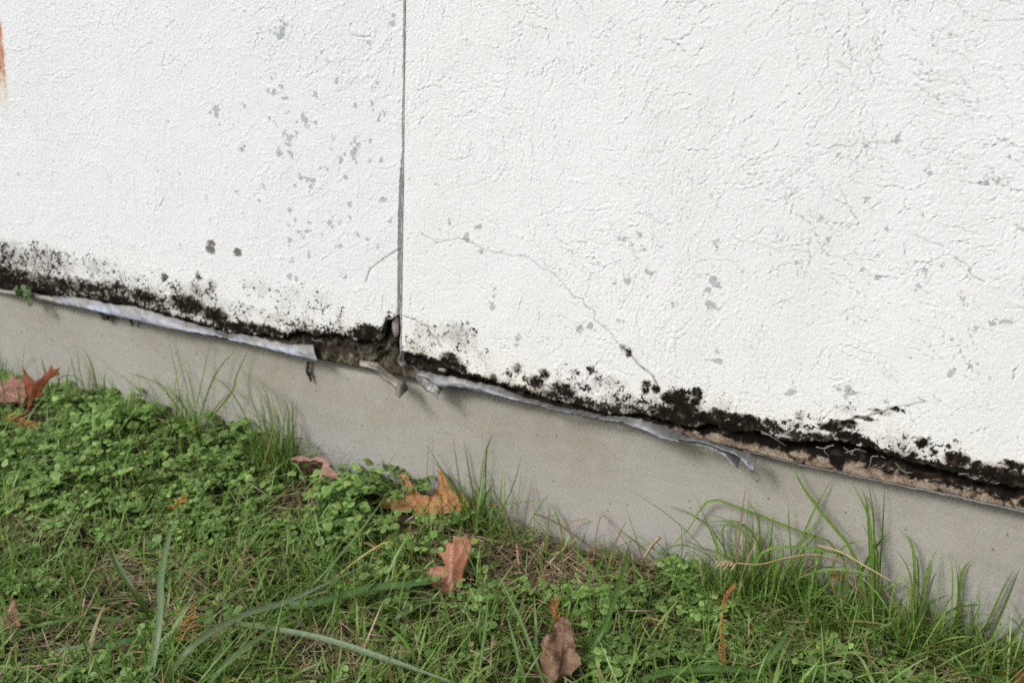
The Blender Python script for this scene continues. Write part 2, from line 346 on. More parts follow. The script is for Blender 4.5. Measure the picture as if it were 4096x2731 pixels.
for p in [(300, 180, 200, 60, .55), (430, 130, 60, 50, 1.05), (470, 190, 80, 60, 1.05), (400, 220, 130, 50, .95), (560, 240, 150, 45, 1.05), (700, 280, 170, 40, 1.05), (670, 215, 60, 30, .95), (760, 235, 60, 26, .95), (830, 245, 60, 30, 1.0), (850, 290, 90, 35, 1.0), (940, 265, 40, 24, .85),
          (1010, 310, 150, 40, .62), (1110, 225, 30, 36, .5), (1080, 330, 150, 40, .55), (1100, 280, 120, 30, .5), (1290, 290, 60, 26, 1.0), (1350, 270, 60, 20, 1.0), (1400, 262, 26, 16, 1.0), (1470, 238, 60, 14, .72), (1560, 205, 60, 20, .58), (1640, 190, 50, 18, .55), (1360, 340, 50, 40, .95), (1410, 350, 50, 36, 1.0), (1490, 385, 40, 30, 1.0), (1230, 345, 90, 28, .85),
          (1200, 240, 60, 30, .35), (1580, 440, 90, 30, 1.0), (1700, 470, 120, 26, 1.0), (1740, 440, 26, 22, .85), (1785, 375, 28, 32, .95), (1850, 500, 130, 26, 1.0), (1860, 425, 16, 14, .8), (1980, 470, 55, 46, 1.02), (2000, 530, 120, 30, 1.0), (1935, 395, 16, 16, .7), (2090, 500, 40, 30, .9), (2150, 540, 90, 50, .95), (2250, 560, 110, 55, 1.05), (2320, 600, 110, 50, 1.05), (2300, 500, 60, 26, .85), (1560, 380, 120, 50, .3), (1700, 420, 110, 50, .33),
          (500, 105, 30, 30, .6), (545, 110, 26, 36, .95), (1360, 180, 60, 40, .35)]:
    MOULD_BLOBS_RAW.append((*z4(p[0], p[1]), p[2]*.7228, p[3]*.7228, p[4]))
# slim pale-grey lichen spots
LICHEN = [z1(*p)+(s,) for *p, s in [(1560, 160, 30), (1545, 195, 34), (1585, 140, 20), (1440, 160, 12), (1430, 185, 9), (2175, 130, 20), (1780, 290, 11), (1750, 325, 8), (2040, 235, 12), (1520, 410, 10), (1500, 430, 10), (1860, 455, 14), (1480, 500, 14), (1515, 515, 20), (1560, 490, 14), (1585, 540, 16), (1190, 605, 26), (1195, 635, 22),
    (1350, 582, 14), (1600, 615, 14), (1745, 520, 14), (1965, 585, 16), (2060, 570, 14), (2065, 610, 12), (1490, 655, 14), (1530, 690, 10), (1680, 655, 26), (1690, 690, 22), (1745, 680, 14), (1640, 735, 16), (1600, 770, 22), (1570, 740, 16), (1605, 800, 16), (1545, 850, 26), (1610, 850, 18), (2095, 665, 16), (2130, 630, 12), (1845, 765, 15), (1960, 770, 18), (1985, 805, 20), (1955, 845, 28), (2050, 775, 16), (1890, 885, 20), (2110, 890, 14), (2050, 890, 10), (2090, 460, 13), (2060, 490, 8), (1665, 985, 20), (1700, 990, 16), (1735, 1005, 24), (1720, 1035, 18), (1910, 980, 15), (1630, 1025, 10), (1460, 1040, 12), (1305, 1060, 12),
    (2120, 1105, 20), (1935, 1135, 17), (1610, 1165, 14), (1635, 1220, 13), (1600, 1250, 12), (1820, 1235, 18), (1885, 1225, 18), (1935, 1200, 14), (2160, 1225, 12), (1660, 1290, 20), (1700, 1280, 20), (1715, 1235, 12), (1600, 1325, 20), (1880, 1365, 20), (1710, 1410, 13), (2090, 1370, 14), (2030, 1325, 12), (1615, 1435, 16), (1600, 1530, 22), (1640, 1540, 14), (100, 960, 12), (875, 945, 9), (995, 965, 8), (1290, 690, 8), (930, 670, 9), (1140, 1095, 13), (1215, 690, 10), (1020, 360, 7), (1785, 1295, 8), (1980, 1300, 14), (2230, 990, 10)]]
LICHEN += [z8(*p)+(s,) for *p, s in [(270, 810, 16), (375, 825, 20), (330, 865, 26), (385, 910, 18), (460, 912, 10), (215, 665, 8), (125, 650, 8), (435, 1045, 12), (430, 1075, 12), (425, 1115, 20), (515, 1225, 24), (510, 1250, 16), (885, 865, 16), (905, 868, 12), (960, 850, 16), (975, 905, 16), (930, 890, 10), (810, 952, 12), (1000, 990, 22), (985, 980, 14), (910, 1020, 22), (870, 1028, 12), (1230, 880, 18), (1240, 900, 14), (1225, 965, 16), (1225, 1015, 30), (1240, 1030, 18), (1225, 1110, 30), (1085, 1105, 18), (745, 1190, 30), (780, 1185, 24), (880, 1160, 12), (900, 1165, 10), (1530, 950, 14), (1820, 1005, 20), (1770, 975, 14), (1640, 870, 12), (1780, 530, 20), (1890, 510, 18), (1895, 495, 14), (1680, 560, 10), (2005, 610, 24), (2070, 615, 12), (2215, 665, 20), (2255, 660, 18), (1780, 720, 14), (1985, 780, 12), (1995, 980, 16), (2055, 965, 10), (1970, 1035, 16), (2180, 1185, 20), (2240, 1175, 22), (2290, 1165, 18), (2090, 1228, 10), (1250, 1310, 22), (1240, 1275, 12), (1510, 1420, 22), (1715, 1420, 32), (1680, 1410, 18), (2090, 1350, 22), (2160, 1325, 18), (1850, 1455, 12), (2175, 1420, 9), (1940, 1295, 10), (1500, 1095, 12), (1480, 1085, 10), (2230, 1370, 8), (1330, 985, 8), (2120, 640, 9), (2140, 610, 8), (1855, 830, 14), (2300, 570, 9)]]
BROWN = [z1(1165, 1370)+(26, 40, 1.), z1(1180, 1350)+(16, 20, .9), z1(1315, 1395)+(26, 26, .95), z1(1000, 1355)+(18, 14, .5), z1(1340, 830)+(30, 34, .5), z1(1355, 815)+(10, 10, .7), z1(1900, 1525)+(50, 26, .5), z1(1855, 1510)+(26, 20, .45), z1(1800, 930)+(46, 26, .42), z1(1770, 930)+(10, 12, .65), z1(1830, 820)+(20, 20, .4), z1(1165, 1205)+(12, 26, .5), z1(1435, 1110)+(10, 12, .6), z1(1265, 1165)+(8, 12, .5), z1(1495, 310)+(8, 8, .6), z1(1970, 900)+(8, 16, .55), z1(1430, 575)+(8, 8, .5), z1(1280, 608)+(6, 6, .6), z1(1980, 1300)+(18, 14, .45), z1(970, 820)+(12, 10, .35), z1(60, 345)+(8, 12, .5), z1(145, 345)+(7, 12, .5),
         z8(1635, 95)+(14, 12, .5), z8(1537, 340)+(8, 10, .5), z8(1272, 410)+(6, 12, .45), z8(218, 878)+(14, 10, .55), z8(310, 930)+(20, 26, .4), z8(180, 995)+(8, 8, .5), z8(1658, 5)+(9, 9, .45), z8(775, 270)+(8, 8, .4), z8(408, 490)+(8, 14, .4), z8(1690, 710)+(10, 12, .35), z8(1890, 930)+(16, 16, .3),
         z3(1335, 493)+(10, 9, .7), z3(720, 270)+(10, 10, .5)]
CRACKS = [([z8(*p) for p in [(170, 850), (215, 880), (262, 868), (330, 870), (400, 905), (470, 922), (520, 930), (560, 935), (580, 952), (605, 975), (650, 1000), (685, 1028), (715, 1070), (755, 1092), (775, 1118), (800, 1135)]], 2.4, .55),
          ([z8(*p) for p in [(800, 1135), (800, 1160), (850, 1205), (875, 1238), (905, 1268)]], 2.4, .6),
          ([z8(*p) for p in [(905, 1268), (930, 1290), (945, 1315), (968, 1330), (990, 1350), (1012, 1375), (1030, 1400)]], 5.0, 1.0),
          ([z8(*p) for p in [(105, 1148), (130, 1158), (150, 1160), (190, 1190), (215, 1222), (245, 1262)]], 3.2, .8),
          ([z1(*p) for p in [(2205, 1378), (2170, 1405), (2110, 1445), (2060, 1480), (2020, 1558)]], 5.0, .7),
          ([z4(*p) for p in [(1280, 290), (1400, 250), (1520, 215), (1650, 182), (1740, 165), (1815, 150), (1775, 125)]], 3.4, .8),
          ([z8(*p) for p in [(1640, 545), (1700, 528), (1760, 520), (1880, 512), (1910, 505)]], 2.6, .55),
          ([z8(*p) for p in [(2100, 930), (2150, 965), (2165, 995), (2205, 1030)]], 2.6, .6),
          ([z8(*p) for p in [(1960, 850), (2010, 885), (2060, 895)]], 2.2, .5), ([z8(*p) for p in [(2205, 75), (2260, 70), (2352, 78)]], 2.6, .45),
          ([z8(*p) for p in [(1690, 690), (1715, 745), (1750, 790)]], 2.6, .45), ([z8(*p) for p in [(1665, 225), (1715, 255), (1725, 280)]], 2.4, .4), ([z8(*p) for p in [(1790, 155), (1740, 215), (1715, 245)]], 2., .3),
          ([z8(*p) for p in [(1290, 850), (1320, 880), (1390, 880), (1450, 905), (1580, 920)]], 2.0, .35), ([z1(*p) for p in [(1945, 198), (2045, 205)]], 2.2, .45), ([z1(*p) for p in [(880, 1145), (910, 1103)]], 2., .4),
          ([z8(*p) for p in [(2320, 820), (2352, 835)]], 4, .6), ([z8(*p) for p in [(1180, 945), (1250, 937), (1310, 942)]], 2.2, .35)]

def blob_field(X, Z, blobs, sq=1.0):
    f = np.zeros_like(X)
    for px, py, rx, ry, s in blobs:
        c = at_y(px, py); mpp = 1.0/ (FPX/np.linalg.norm(c-CAM))
        sx, sz = rx*mpp*1.15, ry*mpp
        xs = X[0]; lo = np.searchsorted(xs, c[0]-2.6*sx); hi = np.searchsorted(xs, c[0]+2.6*sx)
        if hi <= lo: continue
        # blobs lean with the slanting photo edge: on the wall itself they are level
        d = ((X[:, lo:hi]-c[0])/sx)**2 + ((Z[:, lo:hi]-c[2])/sz)**2
        f[:, lo:hi] = np.maximum(f[:, lo:hi], s*np.exp(-(d**1.3)*0.75))
    return f

def panel(side, root):
    step = 0.00105
    E = EL if side < 0 else ER
    if side < 0:
        xs = np.arange(-0.95, 0.0, step); ext = -0.95 - 0.02*1.28**np.arange(22); xs = np.concatenate([ext[::-1], xs, [0.0]])
    else:
        xs = np.arange(0.0, 0.98, step); ext = 0.98 + 0.02*1.28**np.arange(22); xs = np.concatenate([xs, ext])
    vs = np.concatenate([[0], np.arange(0.001, 0.60, step), 0.60 + 0.015*1.27**np.arange(20)])
    X, Vv = np.meshgrid(xs, vs)
    e = E(X) + 0.006*(fbm(X, X*0, 90, 4, 5)-0.5)*1.0 + 0.004*(fbm(X, X*0, 320, 3, 8)-0.5)
    Z0 = 0.225
    fall = 1-sstep(0.0, 0.16, Vv)
    Zr = Z0 + Vv + (e - Z0)*fall
    # joint edge
    if side < 0:
        sh = XGAP(Zr) + 0.0018*(fbm(X*0, Zr, 200, 3, 3)-0.5); fx = 1-sstep(0.0, 0.06, -X)
    else:
        sh = XBR(Zr); fx = 1-sstep(0.0, 0.06, X)
    Xr = X + sh*fx
    # ---- relief: trowel-dragged finish
    nr, nc = X.shape
    hgt = np.zeros((nr, nc)); grv = np.zeros((nr, nc))
    R = np.random.default_rng(21 if side < 0 else 22)
    j0, j1 = (22, nc) if side < 0 else (0, nc-22)
    i1 = nr-20
    nst = 9000
    ci = R.uniform(0, i1, nst); cj = R.uniform(j0, j1, nst)
    gx = xs[np.clip(cj.astype(int), 0, nc-1)]; gz = vs[np.clip(ci.astype(int), 0, nr-1)]
    flow = -0.95 + (fbm(gx, gz, 4.5, 2, 77)-0.5)*5.0 + (fbm(gx, gz, 12, 2, 99)-0.5)*2.2
    dens = uni(fbm(gx, gz, 7.0, 3, 41))
    for k in range(nst):
        if R.random() > 0.26 + 0.75*dens[k]: continue
        L = min(R.gamma(1.5, 4.6) + 3, 34); dep = R.uniform(0.15, 1.0)**1.3
        if k % 7 == 0: L = R.uniform(7, 18); dep = R.uniform(.7, 1.25)
        a = flow[k] + R.normal(0, 0.6); ca, sa = math.cos(a), math.sin(a)
        r = int(L + 8)
        a0, a1 = max(0, int(ci[k])-r), min(i1, int(ci[k])+r); b0, b1 = max(0, int(cj[k])-r), min(nc, int(cj[k])+r)
        if a1-a0 < 3 or b1-b0 < 3: continue
        ii = (np.arange(a0, a1)-ci[k])[:, None]; jj = (np.arange(b0, b1)-cj[k])[None, :]
        u = jj*ca + ii*sa; w = -jj*sa + ii*ca
        ph = R.uniform(0, 6.3, 4); am = R.uniform(0.3, 1.2, 3)
        w = w + 1.9*am[0]*np.sin(u*0.19+ph[0]) + 0.9*am[1]*np.sin(u*0.62+ph[1]) + 0.55*am[2]*np.sin(u*1.5+ph[2]) + 0.3*np.sin(u*2.7+ph[3])
        tp = np.clip(1-(u/L)**2, 0, 1)**0.5*(0.65+0.35*np.sin(u*0.8+ph[2]))
        if R.random() < 0.5: w = -w
        sw = R.uniform(0.55, 0.95)
        g = np.exp(-(w/sw)**2)*tp*dep
        lw = R.uniform(1.4, 3.2)
        lip = np.where(w > 0, (w/sw)*np.exp(1-w/sw*0.6)*np.exp(-w/lw), 0)*tp*dep     # torn edge: sharp on one side, easing out on the other
        hh = hgt[a0:a1, b0:b1]
        if R.random() < (0.55 if side < 0 else 0.85):
            hh += -0.85*g + 0.42*lip
            grv[a0:a1, b0:b1] = np.maximum(grv[a0:a1, b0:b1], g)
        else:
            hh += 0.55*lip + 0.25*g
    grain = R.normal(0, 1, (nr, nc))
    for _ in range(2):
        grain = (grain + np.roll(grain, 1, 0) + np.roll(grain, 1, 1) + np.roll(np.roll(grain, 1, 0), 1, 1))/4
    grain /= grain.std()
    finem = np.ones((nr, nc)); finem[i1:, :] = 0
    if side < 0: finem[:, :22] = 0
    else: finem[:, nc-22:] = 0
    low = fbm(X, Zr, 9, 4, 51)-0.5
    Hm = (np.clip(hgt, -1.5, 1.3)*(0.00106 if side > 0 else 0.00092) + grain*0.00008)*finem + low*0.0018
    # ---- stains
    n1 = uni(fbm(Xr, Zr, 120, 5, 11, 0.62)); n2 = uni(fbm(Xr*1.0, Zr*0.6, 34, 5, 12, 0.6))
    bl = blob_field(Xr, Zr, MOULD_BLOBS_RAW)
    dist = Zr - e
    n3 = uni(fbm(Xr, Zr, 420, 3, 13, 0.65))
    spk = (0.22 + 0.34*uni(fbm(Xr, Xr*0+3, 12, 3, 15)))*np.exp(-dist/0.030) + 0.15*np.exp(-dist/0.09)*sstep(.3, .8, n2) + (0.30 if side < 0 else 0)*np.exp(-dist/0.045)*(1-sstep(-0.5, -0.2, Xr))
    edge = 0.85*np.exp(-(dist/0.006)**2)*sstep(0.12, 0.5, uni(fbm(Xr, Xr*0, 22, 3, 9)))
    fld = np.maximum(np.maximum(bl, spk), edge)
    n4 = uni(fbm(Xr, Zr, 210, 3, 14, 0.6))
    nn = 0.22*n1 + 0.40*n3 + 0.24*n4 + 0.14*n2
    nn = 0.5 + (nn-0.5)*1.35
    mould = np.clip(0.5 + (fld - nn - 0.02)*1.7, 0, 1)*np.clip(fld*8-0.6, 0, 1)*(finem > 0)
    lich = np.zeros_like(X)
    for px, py, s in LICHEN:
        c = at_y(px, py); mpp = np.linalg.norm(c-CAM)/FPX; s = s*mpp*0.72*0.95
        lo, hi = np.searchsorted(xs, c[0]-3*s-.01), np.searchsorted(xs, c[0]+3*s+.01)
        if hi <= lo: continue
        for q in range(5):
            ox, oz = (0, 0) if q == 0 else R.normal(0, s*0.75, 2)
            ss = s*(0.8 if q == 0 else R.uniform(0.3, 0.6))
            d = ((Xr[:, lo:hi]-c[0]-ox)/ss)**2 + ((Zr[:, lo:hi]-c[2]-oz)/ss)**2
            lich[:, lo:hi] = np.maximum(lich[:, lo:hi], np.exp(-d*d*0.7))
    reg = sstep(0.6, 0.9, uni(fbm(Xr, Zr, 6, 3, 61)))*(0.6 if side > 0 else 0.25)*sstep(-0.75, 0.1, Xr)
    tiny = sstep(0.80, 0.93, uni(fbm(Xr, Zr, 110, 3, 62, 0.5)))*reg + sstep(.90, .96, uni(fbm(Xr, Zr, 150, 3, 63, .5)))*(0.8*np.exp(-((Xr+0.10)/0.13)**2) if side < 0 else 0.55*sstep(.1, .5, Xr))*uni(fbm(Xr, Zr, 12, 3, 64))
    lich = np.maximum(lich*(0.55+0.75*n1), tiny*0.62)*(finem > 0)
    brown = np.zeros_like(X)
    brown = blob_field(Xr, Zr, [(a, b, c*1.0*.7228, d*.7228, s) for a, b, c, d, s in BROWN])*(0.7+0.5*n1)
    # grooves hold dirt on the right and low down
    dm = (0.40*sstep(-0.1, 0.6, Xr) + 0.25*np.exp(-dist/0.12) + 0.14)*(0.35+0.9*uni(fbm(Xr, Zr, 10, 3, 71))) if side > 0 else 0.16 + 0.35*np.exp(-dist/0.08)
    dirt = np.clip((grv-0.20)*1.9, 0, 1)*np.clip(dm, 0, .85)
    for pts, wpx, st in CRACKS:
        P = np.array([at_y(*p) for p in pts]); 
        if (P[:, 0].mean() < 0) != (side < 0): continue
        for q in range(len(P)-1):
            A, B = P[q][[0, 2]], P[q+1][[0, 2]]
            n = max(2, int(np.linalg.norm(B-A)/0.006)); 
            sub = [A + (B-A)*t for t in np.linspace(0, 1, n+1)]
            for m_ in range(len(sub)-1):
                a_, b_ = sub[m_], sub[m_+1]
                w = wpx*np.linalg.norm(at_y(*pts[q])-CAM)/FPX
                lo, hi = np.searchsorted(xs, min(a_[0], b_[0])-.008), np.searchsorted(xs, max(a_[0], b_[0])+.008)
                if hi <= lo: continue
                xx = Xr[:, lo:hi] + 0.0035*(fbm(Xr[:, lo:hi], Zr[:, lo:hi], 70, 3, 90)-0.5)*2; zz = Zr[:, lo:hi] + 0.0035*(fbm(Xr[:, lo:hi], Zr[:, lo:hi], 70, 3, 91)-0.5)*2
                ab = b_-a_; t = np.clip(((xx-a_[0])*ab[0] + (zz-a_[1])*ab[1])/(ab@ab+1e-12), 0, 1)
                d = np.hypot(xx-a_[0]-t*ab[0], zz-a_[1]-t*ab[1])
                gq = np.exp(-(d/(w*0.66+0.00035))**2)*min(1, st*1.1)
                dirt[:, lo:hi] = np.maximum(dirt[:, lo:hi], gq*(0.55+0.6*n1[:, lo:hi]))
                Hm[:, lo:hi] = np.minimum(Hm[:, lo:hi], np.where(gq > 0.12, -0.0011*gq, Hm[:, lo:hi]))
    rust = rust2 = np.zeros_like(X)
    if side < 0:
        c0, c1 = at_y(6, 70), at_y(6, 260); cb = at_y(5, 420); xl = at_y(0, 200)[0]
        top = 1-sstep(c0[2]-.012, c0[2]+.018, Zr + (n1-0.5)*.02)
        low = sstep(cb[2]-.02, c1[2]+.01, Zr + (n1-0.5)*.03)              # runs out below into a pale stain
        xl = at_y(3, 130)[0] + (fbm(X*0, Zr, 60, 3, 97)-0.5)*.006
        wdt = 0.0032 + 0.0028*(1-low)
        streak = 0.55+0.6*uni(fbm(Xr*9, Zr, 60, 4, 98))
        rust = np.clip(np.exp(-np.maximum(0, (Xr-xl)/wdt)**2.0)*np.exp(-np.maximum(0, (xl-.012-Xr)/.006)**2)*top*low**0.8*streak*1.1, 0, 1)
        rust2 = np.clip(np.exp(-np.maximum(0, (Xr-xl)/.005)**2)*sstep(.45, 1.0, low)*streak*1.15, 0, 1)
    if side > 0:
        rust = 0.0*X; rust2 = rust
    warm = np.clip(np.exp(-dist/0.05)*1.0, 0, 1)*(0.5+0.5*n2)
    dim_cool = 0*X + (0.75 if side < 0 else 0.1) + (fbm(Xr, Zr, 3, 2, 95)-0.5)*0.4  # left panel's weaker light painted as a cooler grey; noise adds weathering
    # rotten corner beside the joint
    Y = -Hm - 0.0
    # edges roll back into the wall
    V = np.stack([Xr, Y, Zr], -1)
    back = V[0].copy(); back[:, 1] = 0.006; back[:, 2] += 0.001; back2 = back.copy(); back2[:, 1] = 0.030; back2[:, 2] += 0.003
    V = np.concatenate([back2[None], back[None], V], 0)
    A = {'mould': mould, 'lichen': lich, 'brown': brown, 'dirt': dirt, 'rust': rust, 'rust2': rust2, 'warm': warm, 'dim_cool': dim_cool, 'mf': np.clip(fld, 0, 1.1)*np.clip(fld*8-0.6, 0, 1)*(finem > 0)}
    A = {k: np.concatenate([(v[:1]*0+(1.0 if k == 'mould' else 0)), (v[:1]*0+(0.62 if k == 'mould' else 0)), v], 0) for k, v in A.items()}
    jc = V[:, -1:].copy() if side < 0 else V[:, :1].copy()
    jc[:, :, 1] = 0.030
    V = np.concatenate([V, jc], 1) if side < 0 else np.concatenate([jc, V], 1)
    for k in A:
        ex = (A[k][:, -1:] if side < 0 else A[k][:, :1])*0 + (1.0 if k == 'mould' else 0)
        A[k] = np.concatenate([A[k], ex], 1) if side < 0 else np.concatenate([ex, A[k]], 1)
    nr, nc = V.shape[:2]
    o = mesh('stucco_panel', V.reshape(-1, 3), grid_faces(nr, nc), M['stucco'], None, True, A)
    return kid(o, root)

wall = tag(empty('stucco_wall', (0, 0.03, 0.2)), 'white trowelled stucco wall with black mould and torn metal trim along its bottom edge', 'wall', None, 'thing')
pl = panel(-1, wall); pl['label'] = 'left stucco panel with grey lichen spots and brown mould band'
pr = panel(1, wall); pr['label'] = 'right stucco panel with long cracks and black mould band'

# rotten backing between panel edge and trim
def backing():
    xs = np.concatenate([[-4.2, -2.5, -1.5, -1.1], np.arange(-0.95, 0.985, 0.0016), [1.15, 1.6, 2.5, 4.2]])
    n = len(xs); t = np.linspace(0, 1, 26)
    X, T = np.meshgrid(xs, t)
    el = EL(X); er = ER(X); blend = sstep(-0.012, -0.004, X)
    e = el*(1-blend)+er*blend; l = LB(X)
    e = np.maximum(e, l+0.004)
    top = e + 0.010
    Z = top + (l+0.0015-top)*T
    right = sstep(0.33, 0.40, X)
    mid = np.exp(-((X+0.0-0.02)/0.10)**2)*1.0
    # profile: hollow above, ledge sloping out below
    y_left = 0.018 - 0.018*T**1.5 - 0.007*np.exp(-((X+0.06)/0.07)**2)*np.sin(math.pi*T)
    y_right = np.where(T < 0.5, 0.022-0.006*T, 0.019-0.042*(T-0.5)**1.0)
    Y = y_left*(1-right)+y_right*right
    hgap = (top-l)
    amp = np.clip(hgap/0.05, 0.15, 1.0)
    nz = (fbm(X, Z, 45, 5, 201, 0.6)-0.5)*0.022 + (fbm(X*0.35, Z, 210, 4, 202, 0.6)-0.5)*0.012 + (fbm(X, Z, 150, 4, 204, 0.65)-0.5)*0.016*np.exp(-((X+0.05)/0.10)**2)
    Y = Y + nz*amp*(1-T**4)*np.where(right > .5, np.where(T < .5, 0.8, 0.35), 1.0)
    Y = np.minimum(Y, 0.0285)
    Zc = Z + (fbm(X, T, 60, 3, 203)-0.5)*0.004*(1-T**6)
    beige = np.clip((T-0.56)*2.4, 0, 1)*right*(1-0.35*sstep(0.62, 0.78, X)) + 0.25*np.exp(-((X+0.03)/0.10)**2)*T
    beige = beige*1.05*(1-sstep(0.9, 1.0, T)*0.2) - 0.12
    olive = np.clip(np.exp(-((X+0.07)/0.085)**2)*(0.25+0.8*T)*0.95 + 0.35*(1-sstep(-0.25, -0.1, X))*sstep(.5, .9, T), 0, 1)
    # underside returns to the foundation
    u1 = np.stack([X[-1], Y[-1]+0.002, l[-1]-0.0005], -1); u2 = np.stack([X[-1], 0*X[-1]+0.03, l[-1]+0.002], -1)
    V = np.concatenate([np.stack([X, Y, Zc], -1), u1[None], u2[None]], 0)
    A = {k: np.concatenate([v, v[-1:], v[-1:]], 0) for k, v in (('beige', beige), ('olive', olive))}
    o = mesh('exposed_backing', V.reshape(-1, 3), grid_faces(V.shape[0], n), M['backing'], None, True, A)
    o['label'] = 'rotten dark backing showing below the broken stucco edge'
    return kid(o, wall)
backing()
# dark liner deep inside the joint
_zs = np.linspace(0.2, 3.2, 12)
V = []
for z in _zs: V += [(-0.012, 0.0285, z), (0.012, 0.0285, z)]
o = mesh('joint_backing', V, grid_faces(len(_zs), 2), M['backing'], None, True, {'beige': np.zeros(len(V)), 'olive': np.zeros(len(V))})
kid(o, wall)
# casing bead in the joint, running out below the panel
def bead():
    zs = np.concatenate([np.linspace(at_y(1602, 1411)[2]-0.004, 0.80, 260), np.linspace(0.84, 3.0, 20)])
    tail = [z3(420, 440), z3(412, 462), z3(414, 476), z3(424, 490), z3(430, 500)]
    rows = []
    for p in tail[::-1]:
        q = at_y(*p, -0.004); rows.append((q[0]-0.0012, q[0]+0.0012, q[2], -0.006))
    for z in zs:
        rows.append((XBL(z), XBR(z), z, 0.0))
    V = []
    for k, (a, b, z, y) in enumerate(rows):
        w = 0.0005*math.sin(k*0.35)*(1 if z < .5 else 0)
        V += [(a, 0.022, z), (a+w, y+0.0012, z), (a+0.3*(b-a)+w, y-0.0016, z), (a+0.62*(b-a), y-0.0010, z), (b-0.0003, y+0.0016, z), (b, 0.022, z)]
    o = mesh('casing_bead', V, grid_faces(len(rows), 6), M['oldzinc2'], None, True)
    return kid(o, wall)
M['oldzinc2'] = mat_zinc('painted_bead', (0.44, 0.45, 0.455), 0.4); M['oldzinc2'].node_tree.nodes['Principled BSDF'].inputs['Metallic'].default_value = 0.1
M['rubble'] = mat_zinc('rubble', (0.13, 0.115, 0.09), 0.8); M['rubble'].node_tree.nodes['Principled BSDF'].inputs['Metallic'].default_value = 0.0
bead()

# ------------------------------------------------------------------ metal trim at the foot of the panels
def ribbon(name, top, bot, mat, parent, n=120, m=7, y_top=0.0, y_bot=-0.008, curl=0.003, crumple=0.0035, thick=0.0006, seed=0, ragged=0.002, label=None, yends=(0, 0)):
    """a bent strip of sheet metal: the two edges are given where they were seen on the wall"""
    T = np.array([at_y(*p, 0.0) for p in top]); B = np.array([at_y(*p, -0.004) for p in bot])
    def res(P):
        d = np.concatenate([[0], np.cumsum(np.linalg.norm(np.diff(P, axis=0), axis=1))]); s = np.linspace(0, d[-1], n)
        return np.stack([np.interp(s, d, P[:, k]) for k in range(3)], -1)
    T, B = res(T), res(B)
    s = np.linspace(0, 1, n); v = np.linspace(0, 1, m)
    P = T[None]*(1-v[:, None, None]) + B[None]*v[:, None, None]
    L = np.linalg.norm(T[-1]-T[0])
    S, Vg = np.meshgrid(s*L, v)
    h = (fbm(S, Vg*0.03, 24, 3, 300+seed)-0.5)*crumple*2.4 + (fbm(S+Vg*L*.02, Vg*0.05, 110, 2, 310+seed)-0.5)*crumple*0.35
    prof = y_top + (y_bot-y_top)*Vg**1.4 - curl*np.sin(Vg*math.pi)
    ye = yends[0]*(1-sstep(0, 0.3, s))+yends[1]*sstep(0.7, 1.0, s)
    P[:, :, 1] = prof - h + ye[None]*Vg
    P[:, :, 2] += (fbm(S, Vg*0, 160, 3, 320+seed)-0.5)*ragged*2*np.where((Vg > .9) | (Vg < .1), 1.0, 0.3)
    # stay clear of the backing so that no faces meet
    Bk = P.copy(); Bk[:, :, 1] += thick
    V = np.concatenate([P.reshape(-1, 3), Bk.reshape(-1, 3)]); N = n*m
    f = grid_faces(m, n)
    rim = list(range(n)) + [n*k+n-1 for k in range(1, m)] + [n*(m-1)+k for k in range(n-2, -1, -1)] + [n*k for k in range(m-2, 0, -1)]
    rim = np.array(rim); r2 = np.roll(rim, -1)
    F = np.concatenate([f, f[:, ::-1]+N, np.stack([rim, rim+N, r2+N, r2], -1)])
    gr = np.repeat((1-v)**1.2, n); o = mesh(name, V, F, mat, None, True, {'grime': np.concatenate([gr, gr])})
    if label: o['label'] = label
    return kid(o, parent)
ribbon('trim_strip', [z2(*p) for p in [(300, 388), (430, 392), (580, 425), (780, 452), (900, 492), (1050, 535), (1180, 568), (1240, 590), (1330, 600), (1450, 618), (1600, 652), (1740, 658)]],
       [z2(*p) for p in [(330, 425), (480, 455), (770, 522), (960, 567), (1200, 605), (1240, 612), (1400, 652), (1560, 692), (1700, 728), (1778, 748)]],
       M['zinc'], wall, 190, 8, -0.0035, -0.012, 0.002, 0.0019, seed=1, label='bent zinc strip torn off at its right end, left of the joint')
ribbon('trim_strip', [z2(*p) for p in [(-1500, 10), (-400, 250), (0, 350), (180, 372), (320, 398), (420, 420)]], [z2(*p) for p in [(-1500, 28), (-400, 268), (0, 368), (180, 400), (320, 430), (420, 445)]],
       M['oldzinc'], wall, 60, 5, -0.002, -0.006, 0.001, 0.0015, seed=2)
ribbon('torn_flap', [z2(*p) for p in [(2005, 735), (2050, 742), (2110, 760), (2160, 800), (2200, 830), (2255, 855), (2272, 900)]], [z2(*p) for p in [(2010, 770), (2060, 778), (2110, 792), (2140, 830), (2170, 858), (2215, 885), (2268, 922)]],
       M['flake'], wall, 50, 6, -0.007, -0.014, 0.002, 0.003, seed=3, label='dull beige flap hanging down under the joint', yends=(0, -0.018))
ribbon('torn_flap', [z3(*p) for p in [(522, 530), (560, 525), (600, 545), (640, 590), (664, 620)]], [z3(*p) for p in [(530, 560), (555, 600), (590, 632), (620, 642), (662, 655)]],
       M['oldzinc'], wall, 40, 7, -0.006, -0.016, 0.002, 0.004, seed=4, label='crumpled grey metal flap just right of the joint', yends=(0, -0.01))
ribbon('trim_strip', [z3(*p) for p in [(525, 520), (580, 528), (620, 542), (700, 552), (780, 570), (900, 598), (1000, 625), (1100, 668), (1250, 706), (1400, 740)]],
       [z3(*p) for p in [(530, 545), (590, 570), (640, 605), (740, 612), (800, 620), (900, 646), (1000, 668), (1100, 688), (1250, 722), (1420, 757)]],
       M['zinc'], wall, 150, 7, -0.005, -0.012, 0.003, 0.0028, seed=5, label='crumpled zinc strip starting at the joint')
